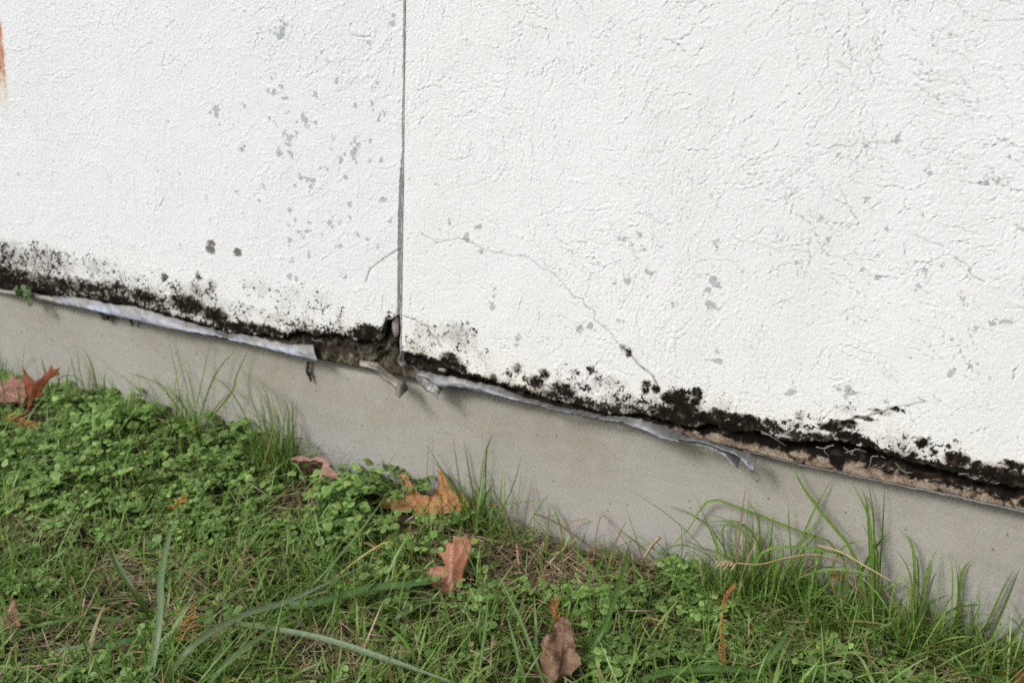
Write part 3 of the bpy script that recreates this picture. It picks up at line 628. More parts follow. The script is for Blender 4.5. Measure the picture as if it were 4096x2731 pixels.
ribbon('trim_strip', [z3(*p) for p in [(1240, 706), (1400, 738), (1550, 768), (1640, 775), (1760, 790), (1900, 835), (1990, 862)]],
       [z3(*p) for p in [(1240, 716), (1400, 752), (1550, 782), (1660, 800), (1730, 828), (1860, 868), (1985, 888)]],
       M['zinc'], wall, 110, 7, -0.005, -0.015, 0.002, 0.0016, seed=6, label='wide bent zinc strip under the black mould', yends=(0, -0.01))
ribbon('torn_flap', [z4(*p) for p in [(455, 312), (540, 318), (640, 345), (740, 378), (810, 402), (889, 430)]], [z4(*p) for p in [(465, 328), (600, 356), (740, 402), (795, 424), (822, 452), (846, 482), (882, 494)]],
       M['zinc'], wall, 80, 7, -0.012, -0.020, 0.004, 0.004, seed=7, label='torn zinc end flaring outwards, upper of two', yends=(0, -0.006))
ribbon('torn_flap', [z4(*p) for p in [(430, 318), (560, 338), (660, 370), (740, 412), (790, 450)]], [z4(*p) for p in [(440, 332), (540, 365), (650, 410), (720, 432), (793, 474)]],
       M['oldzinc'], wall, 70, 7, -0.008, -0.015, 0.002, 0.003, seed=8, label='torn zinc end curling down, lower of two', yends=(0, -0.012))
ribbon('trim_strip', [z4(*p) for p in [(800, 408), (900, 428), (1100, 478), (1500, 560), (1900, 640), (2352, 738), (2800, 836), (4200, 1130)]], [z4(*p) for p in [(800, 418), (900, 440), (1100, 490), (1500, 574), (1900, 657), (2352, 758), (2800, 858), (4200, 1155)]],
       M['oldzinc'], wall, 120, 5, -0.0035, -0.0055, 0.0008, 0.0008, seed=9, label='thin straight metal lip along the right end')

def wire(pts, r, mat, name, parent=None, y=-0.004, ys=None, flat=1.0, seg=6, hts=None):
    P = []
    for k, p in enumerate(pts):
        P.append(at_y(p[0], p[1], (ys[k] if ys else y)) if hts is None else at_z(p[0], p[1], hts[k]))
    return tube(np.array(P), r, mat, name, parent, flat, seg)
def smooth(P, n):
    P = np.asarray(P, float)
    if len(P) < 3: 
        t = np.linspace(0, 1, n)[:, None]; return P[0]*(1-t)+P[-1]*t
    Q = np.concatenate([[2*P[0]-P[1]], P, [2*P[-1]-P[-2]]]); out = []
    k = len(P)-1
    for t in np.linspace(0, k-1e-6, n):
        i = int(t); f = t-i; a, b, c, d = Q[i], Q[i+1], Q[i+2], Q[i+3]
        out.append(0.5*((2*b)+(c-a)*f+(2*a-5*b+4*c-d)*f*f+(3*b-a-3*c+d)*f**3))
    return np.array(out)
def tube_geo(P, r, flat=1.0, seg=6, n=None, taper=0.3):
    P = smooth(P, n or max(8, len(P)*6)); n = len(P); V = []
    for k in range(n):
        t = P[min(k+1, n-1)]-P[max(k-1, 0)]; t /= np.linalg.norm(t)+1e-9
        a = np.cross(t, [0.1, 1, 0.2]); a /= np.linalg.norm(a)+1e-9; b = np.cross(t, a)
        rr = r*(1-(1-taper)*(k/(n-1))**2)
        for q in range(seg):
            V.append(P[k] + rr*(a*math.cos(6.2832*q/seg) + b*flat*math.sin(6.2832*q/seg)))
    F = [[k*seg+q, k*seg+(q+1) % seg, (k+1)*seg+(q+1) % seg, (k+1)*seg+q] for k in range(n-1) for q in range(seg)]
    return np.array(V), np.array(F)
def tube(P, r, mat, name, parent=None, flat=1.0, seg=6, cols=None, taper=0.3):
    V, F = tube_geo(P, r, flat, seg, taper=taper)
    o = mesh(name, V, F, mat, None, True, None, {'tint': np.tile(np.array(cols), (len(V), 1))} if cols else None)
    return kid(o, parent) if parent else o
for pts in ([(895, 310), (930, 325), (985, 360), (1038, 392)], [(900, 322), (950, 330), (980, 305)], [(1200, 398), (1250, 405), (1300, 385)], [(1300, 388), (1255, 400), (1250, 425), (1275, 448)], [(1352, 398), (1390, 428), (1420, 445)],
            [(1365, 430), (1400, 418), (1440, 408)], [(1395, 440), (1420, 410), (1480, 425)], [(1545, 450), (1510, 452), (1500, 495), (1483, 528)], [(1560, 448), (1585, 460)], [(1990, 548), (2050, 545)]):
    wire([z4(*p) for p in pts], 0.0009, M['oldzinc'], 'lath_wire', wall, y=-0.003, flat=0.35)
wire([z4(1640, 485), z4(1670, 520), z4(1700, 538), z4(1735, 540)], 0.0012, M['flake'], 'lath_wire', wall, y=-0.009, flat=0.5)
wire([z2(1725, 625), z2(1745, 642), z2(1785, 632)], 0.0012, M['zinc'], 'lath_wire', wall, y=-0.005, flat=0.4)
wire([z3(432, 440), z3(436, 480), z3(460, 505)], 0.0007, M['oldzinc'], 'lath_wire', wall, y=-0.006)
wire([z3(520, 540), z3(500, 515), z3(480, 500)], 0.0007, M['oldzinc'], 'lath_wire', wall, y=-0.006)
# rubble caught in the broken corner
def lump(c, r, seed, squash=(1, 0.6, 0.8)):
    bm = bmesh.new(); bmesh.ops.create_icosphere(bm, subdivisions=3, radius=1)
    for v in bm.verts:
        k = 0.72 + 0.55*float(fbm(np.array([v.co.x*1.7+seed]), np.array([v.co.y*1.7+v.co.z*1.3]), 1.0, 3, seed)[0])
        v.co = Vector((v.co.x*squash[0]*k*r+c[0], v.co.y*squash[1]*k*r+c[1], v.co.z*squash[2]*k*r+c[2]))
    V = np.array([v.co[:] for v in bm.verts]); F = np.array([[v.index for v in f.verts] for f in bm.faces]); bm.free()
    return V, F
for k, (p, r, mt, sq) in enumerate([(z3(392, 280), .010, 'flake2', (.5, .25, 1.6)), (z2(820, 462), .006, 'oldzinc', (1.6, .6, .7)), (z2(870, 478), .005, 'flake', (1.5, .6, .9)), (z2(1240, 596), .006, 'flake', (1.3, .6, .7)), (z3(650, 525), .005, 'flake', (1.4, .6, .6))]):
    if mt == 'flake2' and mt not in M: M[mt] = mat_zinc('pink_plaster', (0.34, 0.28, 0.29), 0.35)
    V, F = lump(at_y(*p, -0.001 if k > 3 else 0.008), r, 40+k, sq)
    kid(mesh('loose_fragment', V, F, M[mt]), wall)

# ------------------------------------------------------------------ foundation
def foundation():
    xs = np.concatenate([[-4.2], np.arange(-1.3, 1.3, 0.02), [4.2]]); zs = np.concatenate([[-0.35, -0.1], np.arange(-0.06, 0.199, 0.0118)])
    X, Z = np.meshgrid(xs, zs)
    Y = FY + (fbm(X, Z, 3, 3, 400)-0.5)*0.003
    top = np.stack([X[-1], 0*X[-1]+0.0285, 0*X[-1]+0.1985], -1)
    V = np.concatenate([np.stack([X, Y, Z], -1), top[None]], 0)
    n0 = V.shape[0]*V.shape[1]
    back = [(-4.2, .25, -.35), (4.2, .25, -.35), (4.2, .25, .1985), (-4.2, .25, .1985)]
    Vf = np.concatenate([V.reshape(-1, 3), np.array(back)])
    nc = len(xs); a, b = (V.shape[0]-1)*nc, V.shape[0]*nc-1
    F = [grid_faces(V.shape[0], nc), np.array([[a, b, n0+2, n0+3], [n0, n0+1, n0+2, n0+3], [0, n0, n0+1, nc-1]])]
    o = mesh('concrete_foundation', Vf, F, M['concrete'])
    return tag(o, 'bare grey concrete foundation strip below the stucco wall', 'foundation', None, 'thing')
foundation()

# ------------------------------------------------------------------ ground
CX = np.array([at_y(*p, FY)[0] for p in [(0, 1500), (744, 1700), (1250, 1880), (1650, 2000), (2046, 2118), (2400, 2215), (2979, 2340), (3500, 2480), (4096, 2645)]])
CZ = np.array([at_y(*p, FY)[2] for p in [(0, 1500), (744, 1700), (1250, 1880), (1650, 2000), (2046, 2118), (2400, 2215), (2979, 2340), (3500, 2480), (4096, 2645)]])
def gz(x, y):
    x = np.asarray(x, float); y = np.asarray(y, float)
    c = np.interp(x, CX, CZ)
    d = np.clip((0.025-y)/0.35, 0, 1)
    near = np.exp(-((x)**2 + y**2)/4.0)
    z = c*(1-sstep(0, 1, d)) + (fbm(x+10, y+10, 9, 3, 500)-0.5)*0.016*sstep(0, 0.15, d)*near + (fbm(x, y, 60, 3, 501)-0.5)*0.006*near
    return z
def ground():
    a = np.concatenate([-np.geomspace(300, 1.3, 22), np.arange(-1.25, 1.26, 0.008), np.geomspace(1.3, 300, 22)])
    yb = np.concatenate([-np.geomspace(300, 1.0, 22), np.arange(-0.98, 0.02, 0.008), [0.06, 0.3, 1.0, 5, 30, 300]])
    X, Y = np.meshgrid(a, yb)
    Z = gz(X, Y) - 0.003
    o = mesh('ground', np.stack([X, Y, Z], -1).reshape(-1, 3), grid_faces(len(yb), len(a)), M['soil'])
    o['kind'] = 'structure'
ground()
def on_ground(px, py, h=0.0):
    z = 0.02
    for _ in range(8):
        p = at_z(px, py, z + h); z = float(gz(p[0], p[1]))
    return at_z(px, py, z + h)

# ---- coverage maps: where the photograph shows weeds, thatch and bare soil
WEED = [(z2(300, 1150), 420, 170, 1.), (z2(120, 950), 200, 90, .9), (z2(1000, 1350), 420, 170, 1.0), (z2(500, 1400), 420, 150, .95), (z2(1350, 1150), 160, 100, .7), (z2(700, 1000), 200, 90, .9), (z6(300, 350), 260, 150, 1.1), (z6(100, 550), 300, 160, 1.1), (z6(450, 620), 220, 120, 1.), (z6(350, 750), 230, 100, .9), (z6(930, 880), 60, 60, .8), (z6(760, 1060), 240, 70, .9), (z6(500, 1060), 160, 80, .8), (z6(1750, 1060), 230, 90, .75), (z6(2200, 1180), 220, 130, .8), (z7(200, 1150), 220, 150, .85), (z7(100, 900), 140, 60, .8), (z7(1000, 1400), 260, 120, .6), (z7(1900, 1500), 180, 80, .6), (z5(400, 450), 420, 220, .85), (z5(200, 850), 300, 160, .5), (z5(1300, 500), 300, 180, .8), (z5(2100, 750), 260, 150, .9), (z6(1900, 1400), 140, 80, .5), (z5(1350, 1220), 110, 90, .5), (z5(700, 1500), 300, 90, .4), (z5(1150, 880), 120, 50, .6)]
BARE = [(z6(1330, 770), 390, 165, 1.2), (z6(1850, 900), 170, 90, 1.1), (z7(1000, 1260), 260, 110, .9), (z5(200, 720), 200, 70, .6), (z5(1000, 1000), 420, 120, .5), (z5(1250, 1230), 160, 110, .6), (z5(1900, 560), 150, 90, .6), (z6(100, 1380), 220, 120, .6), (z7(2000, 1420), 260, 100, .6), (z7(1250, 1150), 160, 60, .5), (z5(500, 1400), 320, 120, .5), (z6(1150, 640), 160, 50, .8)]
KEEP = [(z6(640, 480), 190, 90), (z6(470, 470), 110, 60), (z6(390, 450), 120, 65), (z6(640, 540), 150, 60), (z6(770, 900), 110, 120), (z6(1460, 1400), 110, 150), (z6(1460, 1560), 90, 60), (z2(180, 960), 110, 80), (z2(50, 960), 120, 60), (z2(1740, 1400), 140, 75), (z7(470, 1400), 26, 110)]
def kept(X, Y):                                              # the fallen leaves lie on top of the weeds
    qx, qy = to_px(np.stack([X, Y, gz(X, Y)+0.018], -1)); m = np.zeros(np.shape(X), bool)
    for (bx, by), rx, ry in KEEP: m |= ((qx-bx)/rx)**2+((qy-by)/ry)**2 < 1
    return m
def cover(X, Y, blobs, gscale=.62):
    px, py = to_px(np.stack([X, Y, gz(X, Y)], -1))
    f = np.zeros_like(X)
    for (bx, by), rx, ry, s in blobs:
        d = ((px-bx)/(rx*gscale*1.25))**2 + ((py-by)/(ry*gscale*1.25))**2
        f = np.maximum(f, s*np.exp(-d*d*0.5))
    return f
def inview(X, Y, m=350):
    px, py = to_px(np.stack([X, Y, gz(X, Y)+.02], -1))
    return (px > -m) & (px < W+m) & (py > 0) & (py < H+m*1.4)

def blades(B, az, L, wdt, lean, curve, tint, tip, seg=5, twist=None):
    """B (n,3) bases; returns V,F,C arrays for n tapering folded blades"""
    n = len(B); s = np.linspace(0, 1, seg+1)
    ang = lean[:, None] + curve[:, None]*s[None]                  # angle from vertical along the blade
    ds = L[:, None]/seg
    r = np.concatenate([np.zeros((n, 1)), np.cumsum(np.sin(ang[:, :-1])*ds, 1)], 1)
    z = np.concatenate([np.zeros((n, 1)), np.cumsum(np.cos(ang[:, :-1])*ds, 1)], 1)
    dx, dy = np.cos(az)[:, None], np.sin(az)[:, None]
    P = np.stack([B[:, 0:1]+r*dx, B[:, 1:2]+r*dy, B[:, 2:3]+z], -1)
    w = wdt[:, None]*np.minimum(1, 1.0-0.0*s)*np.clip((1-s)*3.0, 0, 1)**0.75*np.clip(0.55+s*1.6, 0, 1)/2
    tw = (twist if twist is not None else np.zeros(n))[:, None]*s[None] 
    sx, sy = -dy*np.cos(tw), dx*np.cos(tw); szz = np.sin(tw)
    S = np.stack([np.broadcast_to(sx, w.shape), np.broadcast_to(sy, w.shape), np.broadcast_to(szz, w.shape)], -1)
    # keep off the wall
    Vl = P - S*w[..., None]; Vr = P + S*w[..., None]
    V = np.stack([Vl, Vr], 2)                                      # n, seg+1, 2, 3
    V[..., 1] = np.minimum(V[..., 1], FY-0.0035)
    g = gz(V[..., 0], V[..., 1]); V[..., 2] = np.maximum(V[..., 2], g+0.0005)
    base = np.arange(n)[:, None]*(2*(seg+1)) + 2*np.arange(seg)[None]
    F = np.stack([base, base+1, base+3, base+2], -1).reshape(-1, 4)
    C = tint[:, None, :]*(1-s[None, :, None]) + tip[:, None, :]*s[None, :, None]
    C = np.repeat(C[:, :, None, :], 2, 2)
    return V.reshape(-1, 3), F, C.reshape(-1, 3)
def greens(n, R):
    a = np.array([0.140, 0.250, 0.034]); b = np.array([0.285, 0.445, 0.115]); c = np.array([0.055, 0.110, 0.026])
    t = R.random((n, 1)); u = R.random((n, 1))
    return (a*(1-t)+b*t)*(1-0.4*u) + c*0.4*u
def straws(n, R):
    a = np.array([0.30, 0.215, 0.13]); b = np.array([0.46, 0.37, 0.25]); c = np.array([0.17, 0.085, 0.055])
    t = R.random((n, 1)); u = (R.random((n, 1)) < 0.3)*R.random((n, 1))
    return (a*(1-t)+b*t)*(1-u)+c*u
def scatter(n, R, x0=-1.2, x1=1.25, y0=-0.95, y1=0.012):
    X = R.uniform(x0, x1, n); Y = R.uniform(y0, y1, n); return X, Y

def lawn():
    R = np.random.default_rng(31)
    X, Y = scatter(125000, R)
    wv = cover(X, Y, WEED); bv = cover(X, Y, BARE); cl = uni(fbm(X, Y, 14, 3, 601))
    d = (0.45+0.75*cl)*(1-0.20*np.clip(wv, 0, 1))*(1-0.85*np.clip(bv, 0, 1))*np.where(kept(X, Y), 0.15, 1.0)
    vis = inview(X, Y)
    d = np.where(vis, d, d*0.45)
    px, py = to_px(np.stack([X, Y, gz(X, Y)], -1))
    edge = sstep(0.28, 0.42, X)*sstep(-0.13, -0.03, Y); d = np.where(vis, np.maximum(d, edge*1.35*(0.4+cl)), d)
    k = R.random(len(X)) < d*0.62
    X, Y = X[k], Y[k]; n = len(X)
    B = np.stack([X, Y, gz(X, Y)-0.002], -1)
    edge = edge[k]
    L = (R.gamma(2.8, 0.0125, n)+0.008)*(1+0.65*edge); L = np.minimum(L, 0.10)
    lean = np.abs(R.normal(0.95, 0.42, n)); curve = R.normal(0.55, 0.5, n)
    az = R.uniform(0, 6.2832, n); wdt = R.uniform(0.0012, 0.0026, n) + 0.002*(R.random(n) < .06)
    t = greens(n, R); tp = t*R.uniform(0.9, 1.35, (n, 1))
    yl = R.random(n) < 0.07; t[yl] = np.array([0.22, 0.20, 0.07]); tp[yl] = np.array([0.35, 0.24, 0.10])
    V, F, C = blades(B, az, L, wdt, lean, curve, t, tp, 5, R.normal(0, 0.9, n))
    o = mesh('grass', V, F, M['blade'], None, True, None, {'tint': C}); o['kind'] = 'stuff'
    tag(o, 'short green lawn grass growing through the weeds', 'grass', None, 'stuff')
    # thatch: dry clippings lying flat
    X, Y = scatter(75000, R)
    bv = cover(X, Y, BARE); wv = cover(X, Y, WEED); cl = uni(fbm(X, Y, 11, 3, 611))
    d = 0.08 + 0.22*sstep(.4, .9, cl) + 1.7*np.clip(bv, 0, 1)
    d *= 1-0.5*np.clip(wv-bv, 0, 1); d = np.where(inview(X, Y), d, d*0.4)
    k = R.random(len(X)) < d*0.75
    X, Y = X[k], Y[k]; n = len(X)
    B = np.stack([X, Y, gz(X, Y) + R.uniform(-0.001, 0.012, n)], -1)
    L = R.gamma(2.5, 0.009, n)+0.008; L = np.minimum(L, 0.07)
    t = straws(n, R)
    V, F, C = blades(B, R.uniform(0, 6.2832, n), L, R.uniform(0.0009, 0.0022, n), R.normal(1.45, 0.22, n), R.normal(0.1, 0.3, n), t, t*0.9, 3, R.normal(0, .8, n))
    o = mesh('dry_grass', V, F, M['straw'], None, True, None, {'tint': C})
    tag(o, 'matted tan dry grass clippings lying on the soil', 'dry grass', None, 'stuff')
    # lawn carries on out of frame, thinner
    n = 26000; X = R.normal(0, 1.6, n); Y = -np.abs(R.normal(0, 1.5, n))-0.02
    k = ((X < -1.2) | (X > 1.25) | (Y < -0.95)); X, Y = X[k], Y[k]; n = len(X)
    B = np.stack([X, Y, gz(X, Y)-0.002], -1); t = greens(n, R)
    V, F, C = blades(B, R.uniform(0, 6.28, n), R.uniform(.03, .09, n), R.uniform(.002, .0045, n), np.abs(R.normal(.6, .4, n)), R.normal(.6, .4, n), t, t*1.2, 4)
    o = mesh('grass', V, F, M['blade'], None, True, None, {'tint': C})
    tag(o, 'lawn grass farther out in front of the wall', 'grass', None, 'stuff')
lawn()

# round-leaved weed
NL = 10
_th = np.linspace(0, 2*math.pi, NL, endpoint=False)
def weed_leaves(C3, Nrm, T, rad, tint, R):
    """leaflets as shallow cupped discs: centre C3, normal, direction T of the tip"""
    n = len(C3)
    Bn = np.cross(Nrm, T); Bn /= np.linalg.norm(Bn, axis=1, keepdims=True)+1e-9
    T2 = np.cross(Bn, Nrm)
    prof = 1.0 - 0.26*np.exp(-((_th-math.pi)/0.45)**2) + 0.05*np.cos(3*_th)
    ring = []
    for rr, hh in ((0.55, 0.10), (1.0, 0.02)):
        rag = prof[None]*(1+R.normal(0, 0.045, (n, NL)))*rr
        cx, cy = np.cos(_th)[None]*rag*rad[:, None]*1.06, np.sin(_th)[None]*rag*rad[:, None]
        cup = (hh + R.normal(0, 0.05, (n, NL))*rr)*rad[:, None] - 0.10*np.abs(np.cos(_th))[None]*rad[:, None]*rr
        ring.append(C3[:, None]+T2[:, None]*cx[..., None]+Bn[:, None]*cy[..., None]+Nrm[:, None]*cup[..., None])
    V = np.concatenate([C3[:, None]-Nrm[:, None]*0.06*rad[:, None, None], ring[0], ring[1]], 1)
    q = 1+2*NL
    b = np.arange(n)[:, None]*q
    k = np.arange(NL); k2 = (k+1) % NL
    F3 = np.stack([b+0*k, b+1+k, b+1+k2], -1).reshape(-1, 3)
    F4 = np.stack([b+1+k, b+1+NL+k, b+1+NL+k2, b+1+k2], -1).reshape(-1, 4)
    cc = np.repeat(tint[:, None], q, 1); cc[:, 0] *= 0.80; cc[:, 1:1+NL] *= 0.95
    return V.reshape(-1, 3), F3, F4, cc.reshape(-1, 3)
def weed_plants(X, Y, R, size, lift):
    """sprawling rosettes: stems with pairs of round leaflets; returns leaf data and stem blades"""
    CC, NN, TT, RR, CO = [], [], [], [], []
    SB, SA, SL, SLean, SCurve = [], [], [], [], []
    for x, y, sz, lf in zip(X, Y, size, lift):
        nst = R.integers(4, 8); a0 = R.uniform(0, 6.28); z0 = float(gz(x, y))
        tone = R.random(); tone2 = R.random()
        for s in range(nst):
            az = a0 + s*6.283/nst + R.normal(0, .3); L = sz*R.uniform(.6, 1.15); le = R.uniform(.35, 1.1); cv = R.uniform(.3, .9)
            m = R.integers(3, 6)
            for k in range(m):
                t = 0.35+0.65*(k+1)/m
                ang = le+cv*t*.5
                r, h = math.sin(ang)*L*t, math.cos(ang)*L*t
                base = np.array([x+r*math.cos(az), y+r*math.sin(az), z0+h+lf])
                sides = (0,) if k == m-1 else (-1, 1)
                for sd in sides:
                    rad = R.uniform(.0030, .0056)*(0.75+0.5*tone2)*(1.3 if sd == 0 else 0.9)*(sz/0.045)**0.4
                    d = az + sd*1.35
                    Td = np.array([math.cos(d), math.sin(d), R.normal(0, .15)])
                    c = base + Td*rad*0.95
                    c[1] = min(c[1], FY-0.0035-rad*0.35)
                    nr = np.array([R.normal(0, .33), R.normal(-.18, .33), 1.0]); nr /= np.linalg.norm(nr)
                    CC.append(c); NN.append(nr); TT.append(Td); RR.append(rad)
                    u = R.random()
                    CO.append(np.array([.205+.110*u, .350+.13*u, .080+.070*u])*(0.7+0.5*tone)*R.uniform(.75, 1.2) + (np.array([.12, .05, 0]) if R.random() < .03 else 0))
            SB.append((x, y, z0+lf*0.6)); SA.append(az); SL.append(L*1.02); SLean.append(le); SCurve.append(cv*.5)
    return [np.array(v) for v in (CC, NN, TT, RR, CO)], [np.array(v) for v in (SB, SA, SL, SLean, SCurve)]
def weed_mesh(name, lv, st, R, parts=False):
    V, F3, F4, C = weed_leaves(*lv, R)
    n = len(st[0]); t = np.tile([.07, .11, .035], (n, 1))
    V2, F2, C2 = blades(st[0], st[1], st[2], np.full(n, .0013), st[3], st[4], t, t, 4)
    if parts:
        root = empty(name, st[0][0])
        kid(mesh('leaves', V, [F3, F4], M['leaf'], None, True, None, {'tint': C}), root)
        kid(mesh('stems', V2, F2, M['leaf'], None, True, None, {'tint': C2}), root)
        return root
    return mesh(name, np.concatenate([V, V2]), [F3, F4, F2+len(V)], M['leaf'], None, True, None, {'tint': np.concatenate([C, C2])})
def ground_cover():
    R = np.random.default_rng(41)
    X, Y = scatter(5200, R)
    wv = cover(X, Y, WEED); bv = cover(X, Y, BARE)
    v = inview(X, Y)
    d = np.where(v, np.clip(wv, 0, 1.1)**1.3*0.9*(0.35+0.75*uni(fbm(X, Y, 18, 3, 655))) + 0.20, 0.30*sstep(.45, .8, uni(fbm(X, Y, 5, 3, 621))))
    d = np.where(kept(X, Y), 0, d*(1-0.93*np.clip(bv*1.3, 0, 1)))
    k = R.random(len(X)) < d*1.0
    X, Y = X[k], Y[k]
    wl = cover(X, Y, WEED)
    px, py = to_px(np.stack([X, Y, gz(X, Y)], -1))
    lift = R.uniform(0, .014, len(X))*np.clip(wl, 0, 1)
    size = R.uniform(.016, .034, len(X))*(0.75+0.4*np.clip(wl, 0, 1))
    lv, st = weed_plants(X, Y, R, size, lift)
    o = weed_mesh('ground_cover', lv, st, R)
    tag(o, 'spreading mat of small round-leaved green weeds', 'weeds', None, 'stuff')
ground_cover()
def weed_clump(px, py, n, spread, size, lift, label, seed, keep=True):
    R = np.random.default_rng(seed)
    c = on_ground(px, py)
    X = c[0]+R.normal(0, spread, n); Y = np.minimum(c[1]+R.normal(0, spread*.6, n), 0.005)
    if keep: k = ~kept(X, Y); X, Y = X[k], Y[k]; n = len(X)
    lv, st = weed_plants(X, Y, R, np.full(n, size)*R.uniform(.8, 1.2, n), R.uniform(0, lift, n))
    o = weed_mesh('weed_plant', lv, st, R, True); tag(o, label, 'weed', 'leafy weed clumps by the foundation')
weed_clump(*z6(150, 480), 11, .019, .055, .022, 'dense mound of round green leaves against the concrete, left of the orange oak leaf', 51)
weed_clump(*z6(545, 440), 3, .010, .050, .030, 'small round-leaved clump rising behind the orange oak leaf', 52, False)
weed_clump(*z2(690, 1130), 7, .018, .050, .016, 'round-leaved green clump at the wall left of the first tall grass tuft', 53)
weed_clump(*z2(1370, 1190), 4, .014, .045, .018, 'feathery green clump among the tall grass left of the dark curled leaf', 54)
weed_clump(*z6(930, 890), 2, .006, .036, .006, 'single round scalloped weed right folded pink leaf', 55, False)
weed_clump(*z6(700, 600), 3, .010, .036, .008, 'small weed sprig in front of the lower edge of the orange oak leaf', 56, False)

# ---- tufts and single blades that can be told apart
def rib(pts, w, R, c0, c1, n=12, face=None, base_w=0.6, fold=0.25, tipw=0.0):
    """one folded grass blade through world points"""
    P = smooth(np.array(pts), n); V = []; C = []
    for k in range(n):
        s = k/(n-1)
        t = P[min(k+1, n-1)]-P[max(k-1, 0)]; t /= np.linalg.norm(t)+1e-9
        fd = np.array(face) if face is not None else np.array([0, -1, 0.3])
        sd = np.cross(t, fd); sd /= np.linalg.norm(sd)+1e-9; nn = np.cross(sd, t)
        ww = w*min(1, base_w+s*1.5)*(min(1, (1-s)*3.2)**0.75*(1-tipw)+tipw)/2
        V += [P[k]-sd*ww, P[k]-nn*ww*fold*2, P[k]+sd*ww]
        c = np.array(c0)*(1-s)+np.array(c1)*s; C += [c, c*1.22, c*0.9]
    return np.array(V), grid_faces(n, 3), np.array(C)
def tuft(name, label, cat, bl, tf, seed, y0=0.0, y1=0.016, w=0.0034, group='grass tufts along the foundation', extra=10):
    R = np.random.default_rng(seed); VV, FF, CC = [], [], []; off = 0
    bases = []
    for b in bl:
        ww = w*R.uniform(.45, .85)
        if isinstance(b[-1], float): ww = b[-1]*.78; b = b[:-1]
        k = len(b); yb = R.uniform(y0-.03, y0+.006); yt = R.uniform(y1-.016, y1)
        pts = [at_y(*tf(*p), yb + (yt-yb)*i/(k-1)) for i, p in enumerate(b)]
        g = float(gz(pts[0][0], pts[0][1]))
        pts[0][2] = min(pts[0][2], g+0.012)
        if pts[0][2] > g: pts = [np.array([pts[0][0], pts[0][1], g-0.003])] + pts
        bases.append(pts[0])
        t = R.random(); c0 = np.array([.085, .165, .022])*(1-t)+np.array([.16, .26, .05])*t; c0 = c0*R.uniform(.8, 1.15)
        fc = np.array([R.normal(0, .5), -1, R.normal(.2, .3)])
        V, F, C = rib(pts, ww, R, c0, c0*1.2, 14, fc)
        V[:, 1] = np.minimum(V[:, 1], FY-0.0045)
        VV.append(V); FF.append(F+off); CC.append(C); off += len(V)
    B = np.array(bases); n = extra*len(bl)//3
    if n:
        i = R.integers(0, len(B), n); Bs = B[i]+np.stack([R.normal(0, .018, n), -np.abs(R.normal(0, .012, n)), 0*i], -1); Bs[:, 2] = gz(Bs[:, 0], Bs[:, 1])-.002
        t = greens(n, R)*1.05; dry = R.random(n) < .12; t[dry] = [.30, .22, .12]
        V, F, C = blades(Bs, R.uniform(0, 6.28, n), R.gamma(4, .013, n)+.015, R.uniform(.0014, .0028, n), np.abs(R.normal(.32, .3, n)), R.normal(.55, .5, n), t, t*1.2, 7, R.normal(0, .6, n))
        VV.append(V); FF.append(F+off); CC.append(C)
    o = mesh(name, np.concatenate(VV), np.concatenate(FF), M['blade'], None, True, None, {'tint': np.concatenate(CC)})
    return tag(o, label, cat, group)
tuft('grass_tuft', 'big grass tuft with long arching blades, left half of the right-hand grass', 'grass tuft', [[(740, 1000), (760, 700), (790, 475)], [(720, 1000), (745, 750), (745, 510)], [(560, 950), (430, 700), (350, 515)], [(690, 1000), (610, 650), (450, 530), (350, 515)], [(720, 820), (690, 560), (610, 420)], [(560, 640+160), (460, 700), (300, 530), (105, 445)],
     [(1300, 1000), (1200, 740), (1000, 640), (640, 500), (420, 420), (330, 470), (220, 640), (40, 790), .0045], [(850, 960), (1000, 560), (1170, 250)], [(920, 960), (880, 600), (872, 435)], [(590, 900), (610, 620), (630, 390)], [(660, 960), (645, 760), (655, 490)], [(530, 900), (520, 700), (512, 515)], [(850, 930), (700, 740), (540, 590), (290, 595)],
     [(650, 980), (500, 780), (330, 720), (200, 655)], [(620, 980), (400, 790), (200, 700), (60, 770)], [(1030, 1000), (1040, 800), (1045, 590)], [(930, 960), (980, 720), (1070, 520)], [(880, 1000), (960, 760), (1100, 580)], [(600, 900), (720, 740), (950, 720), (1200, 760), (1300, 830), .0045], [(800, 980), (770, 700), (745, 570)], [(760, 960), (690, 700), (560, 560), (350, 560)], [(520, 960), (460, 620), (545, 548)]], z7, 71, extra=40)
tuft('grass_tuft', 'tight sheaf of upright blades reaching up to the metal lip', 'grass tuft', [[(1450, 1000), (1390, 600), (1270, 300)], [(1440, 1000), (1380, 560), (1345, 360), .005], [(1455, 1000), (1410, 560), (1370, 285)], [(1460, 1000), (1465, 600), (1480, 310)], [(1470, 1030), (1430, 800), (1325, 540)], [(1250, 900), (1380, 780), (1510, 610), .005], [(1100, 860), (1200, 740), (1360, 670)], [(1480, 1040), (1440, 800), (1390, 560)], [(1490, 1060), (1300, 900), (1060, 890)]], z7, 72, w=.0036, extra=16)
tuft('grass_tuft', 'thick long blade crossing a thin one in front of the concrete, tips at the trim', 'grass tuft', [[(1420, 980), (1300, 790), (1100, 520), (960, 330), (900, 185), .0058], [(1330, 1000), (1200, 860), (880, 850), (700, 870)]], z7, 73, extra=8)
tuft('grass_tuft', 'fan of short blades right of the tight upright sheaf', 'grass tuft', [[(1690, 1120), (1660, 750), (1565, 600), .0045], [(1700, 1120), (1690, 850), (1660, 745)], [(1700, 1100), (1640, 900), (1535, 710)], [(1710, 1080), (1760, 850), (1810, 720)], [(1690, 1130), (1620, 950), (1550, 875)], [(1690, 1150), (1730, 950), (1765, 770)], [(1720, 1140), (1770, 950), (1815, 850)], [(1640, 1130), (1650, 1000), (1510, 970)]], z7, 74, extra=30)
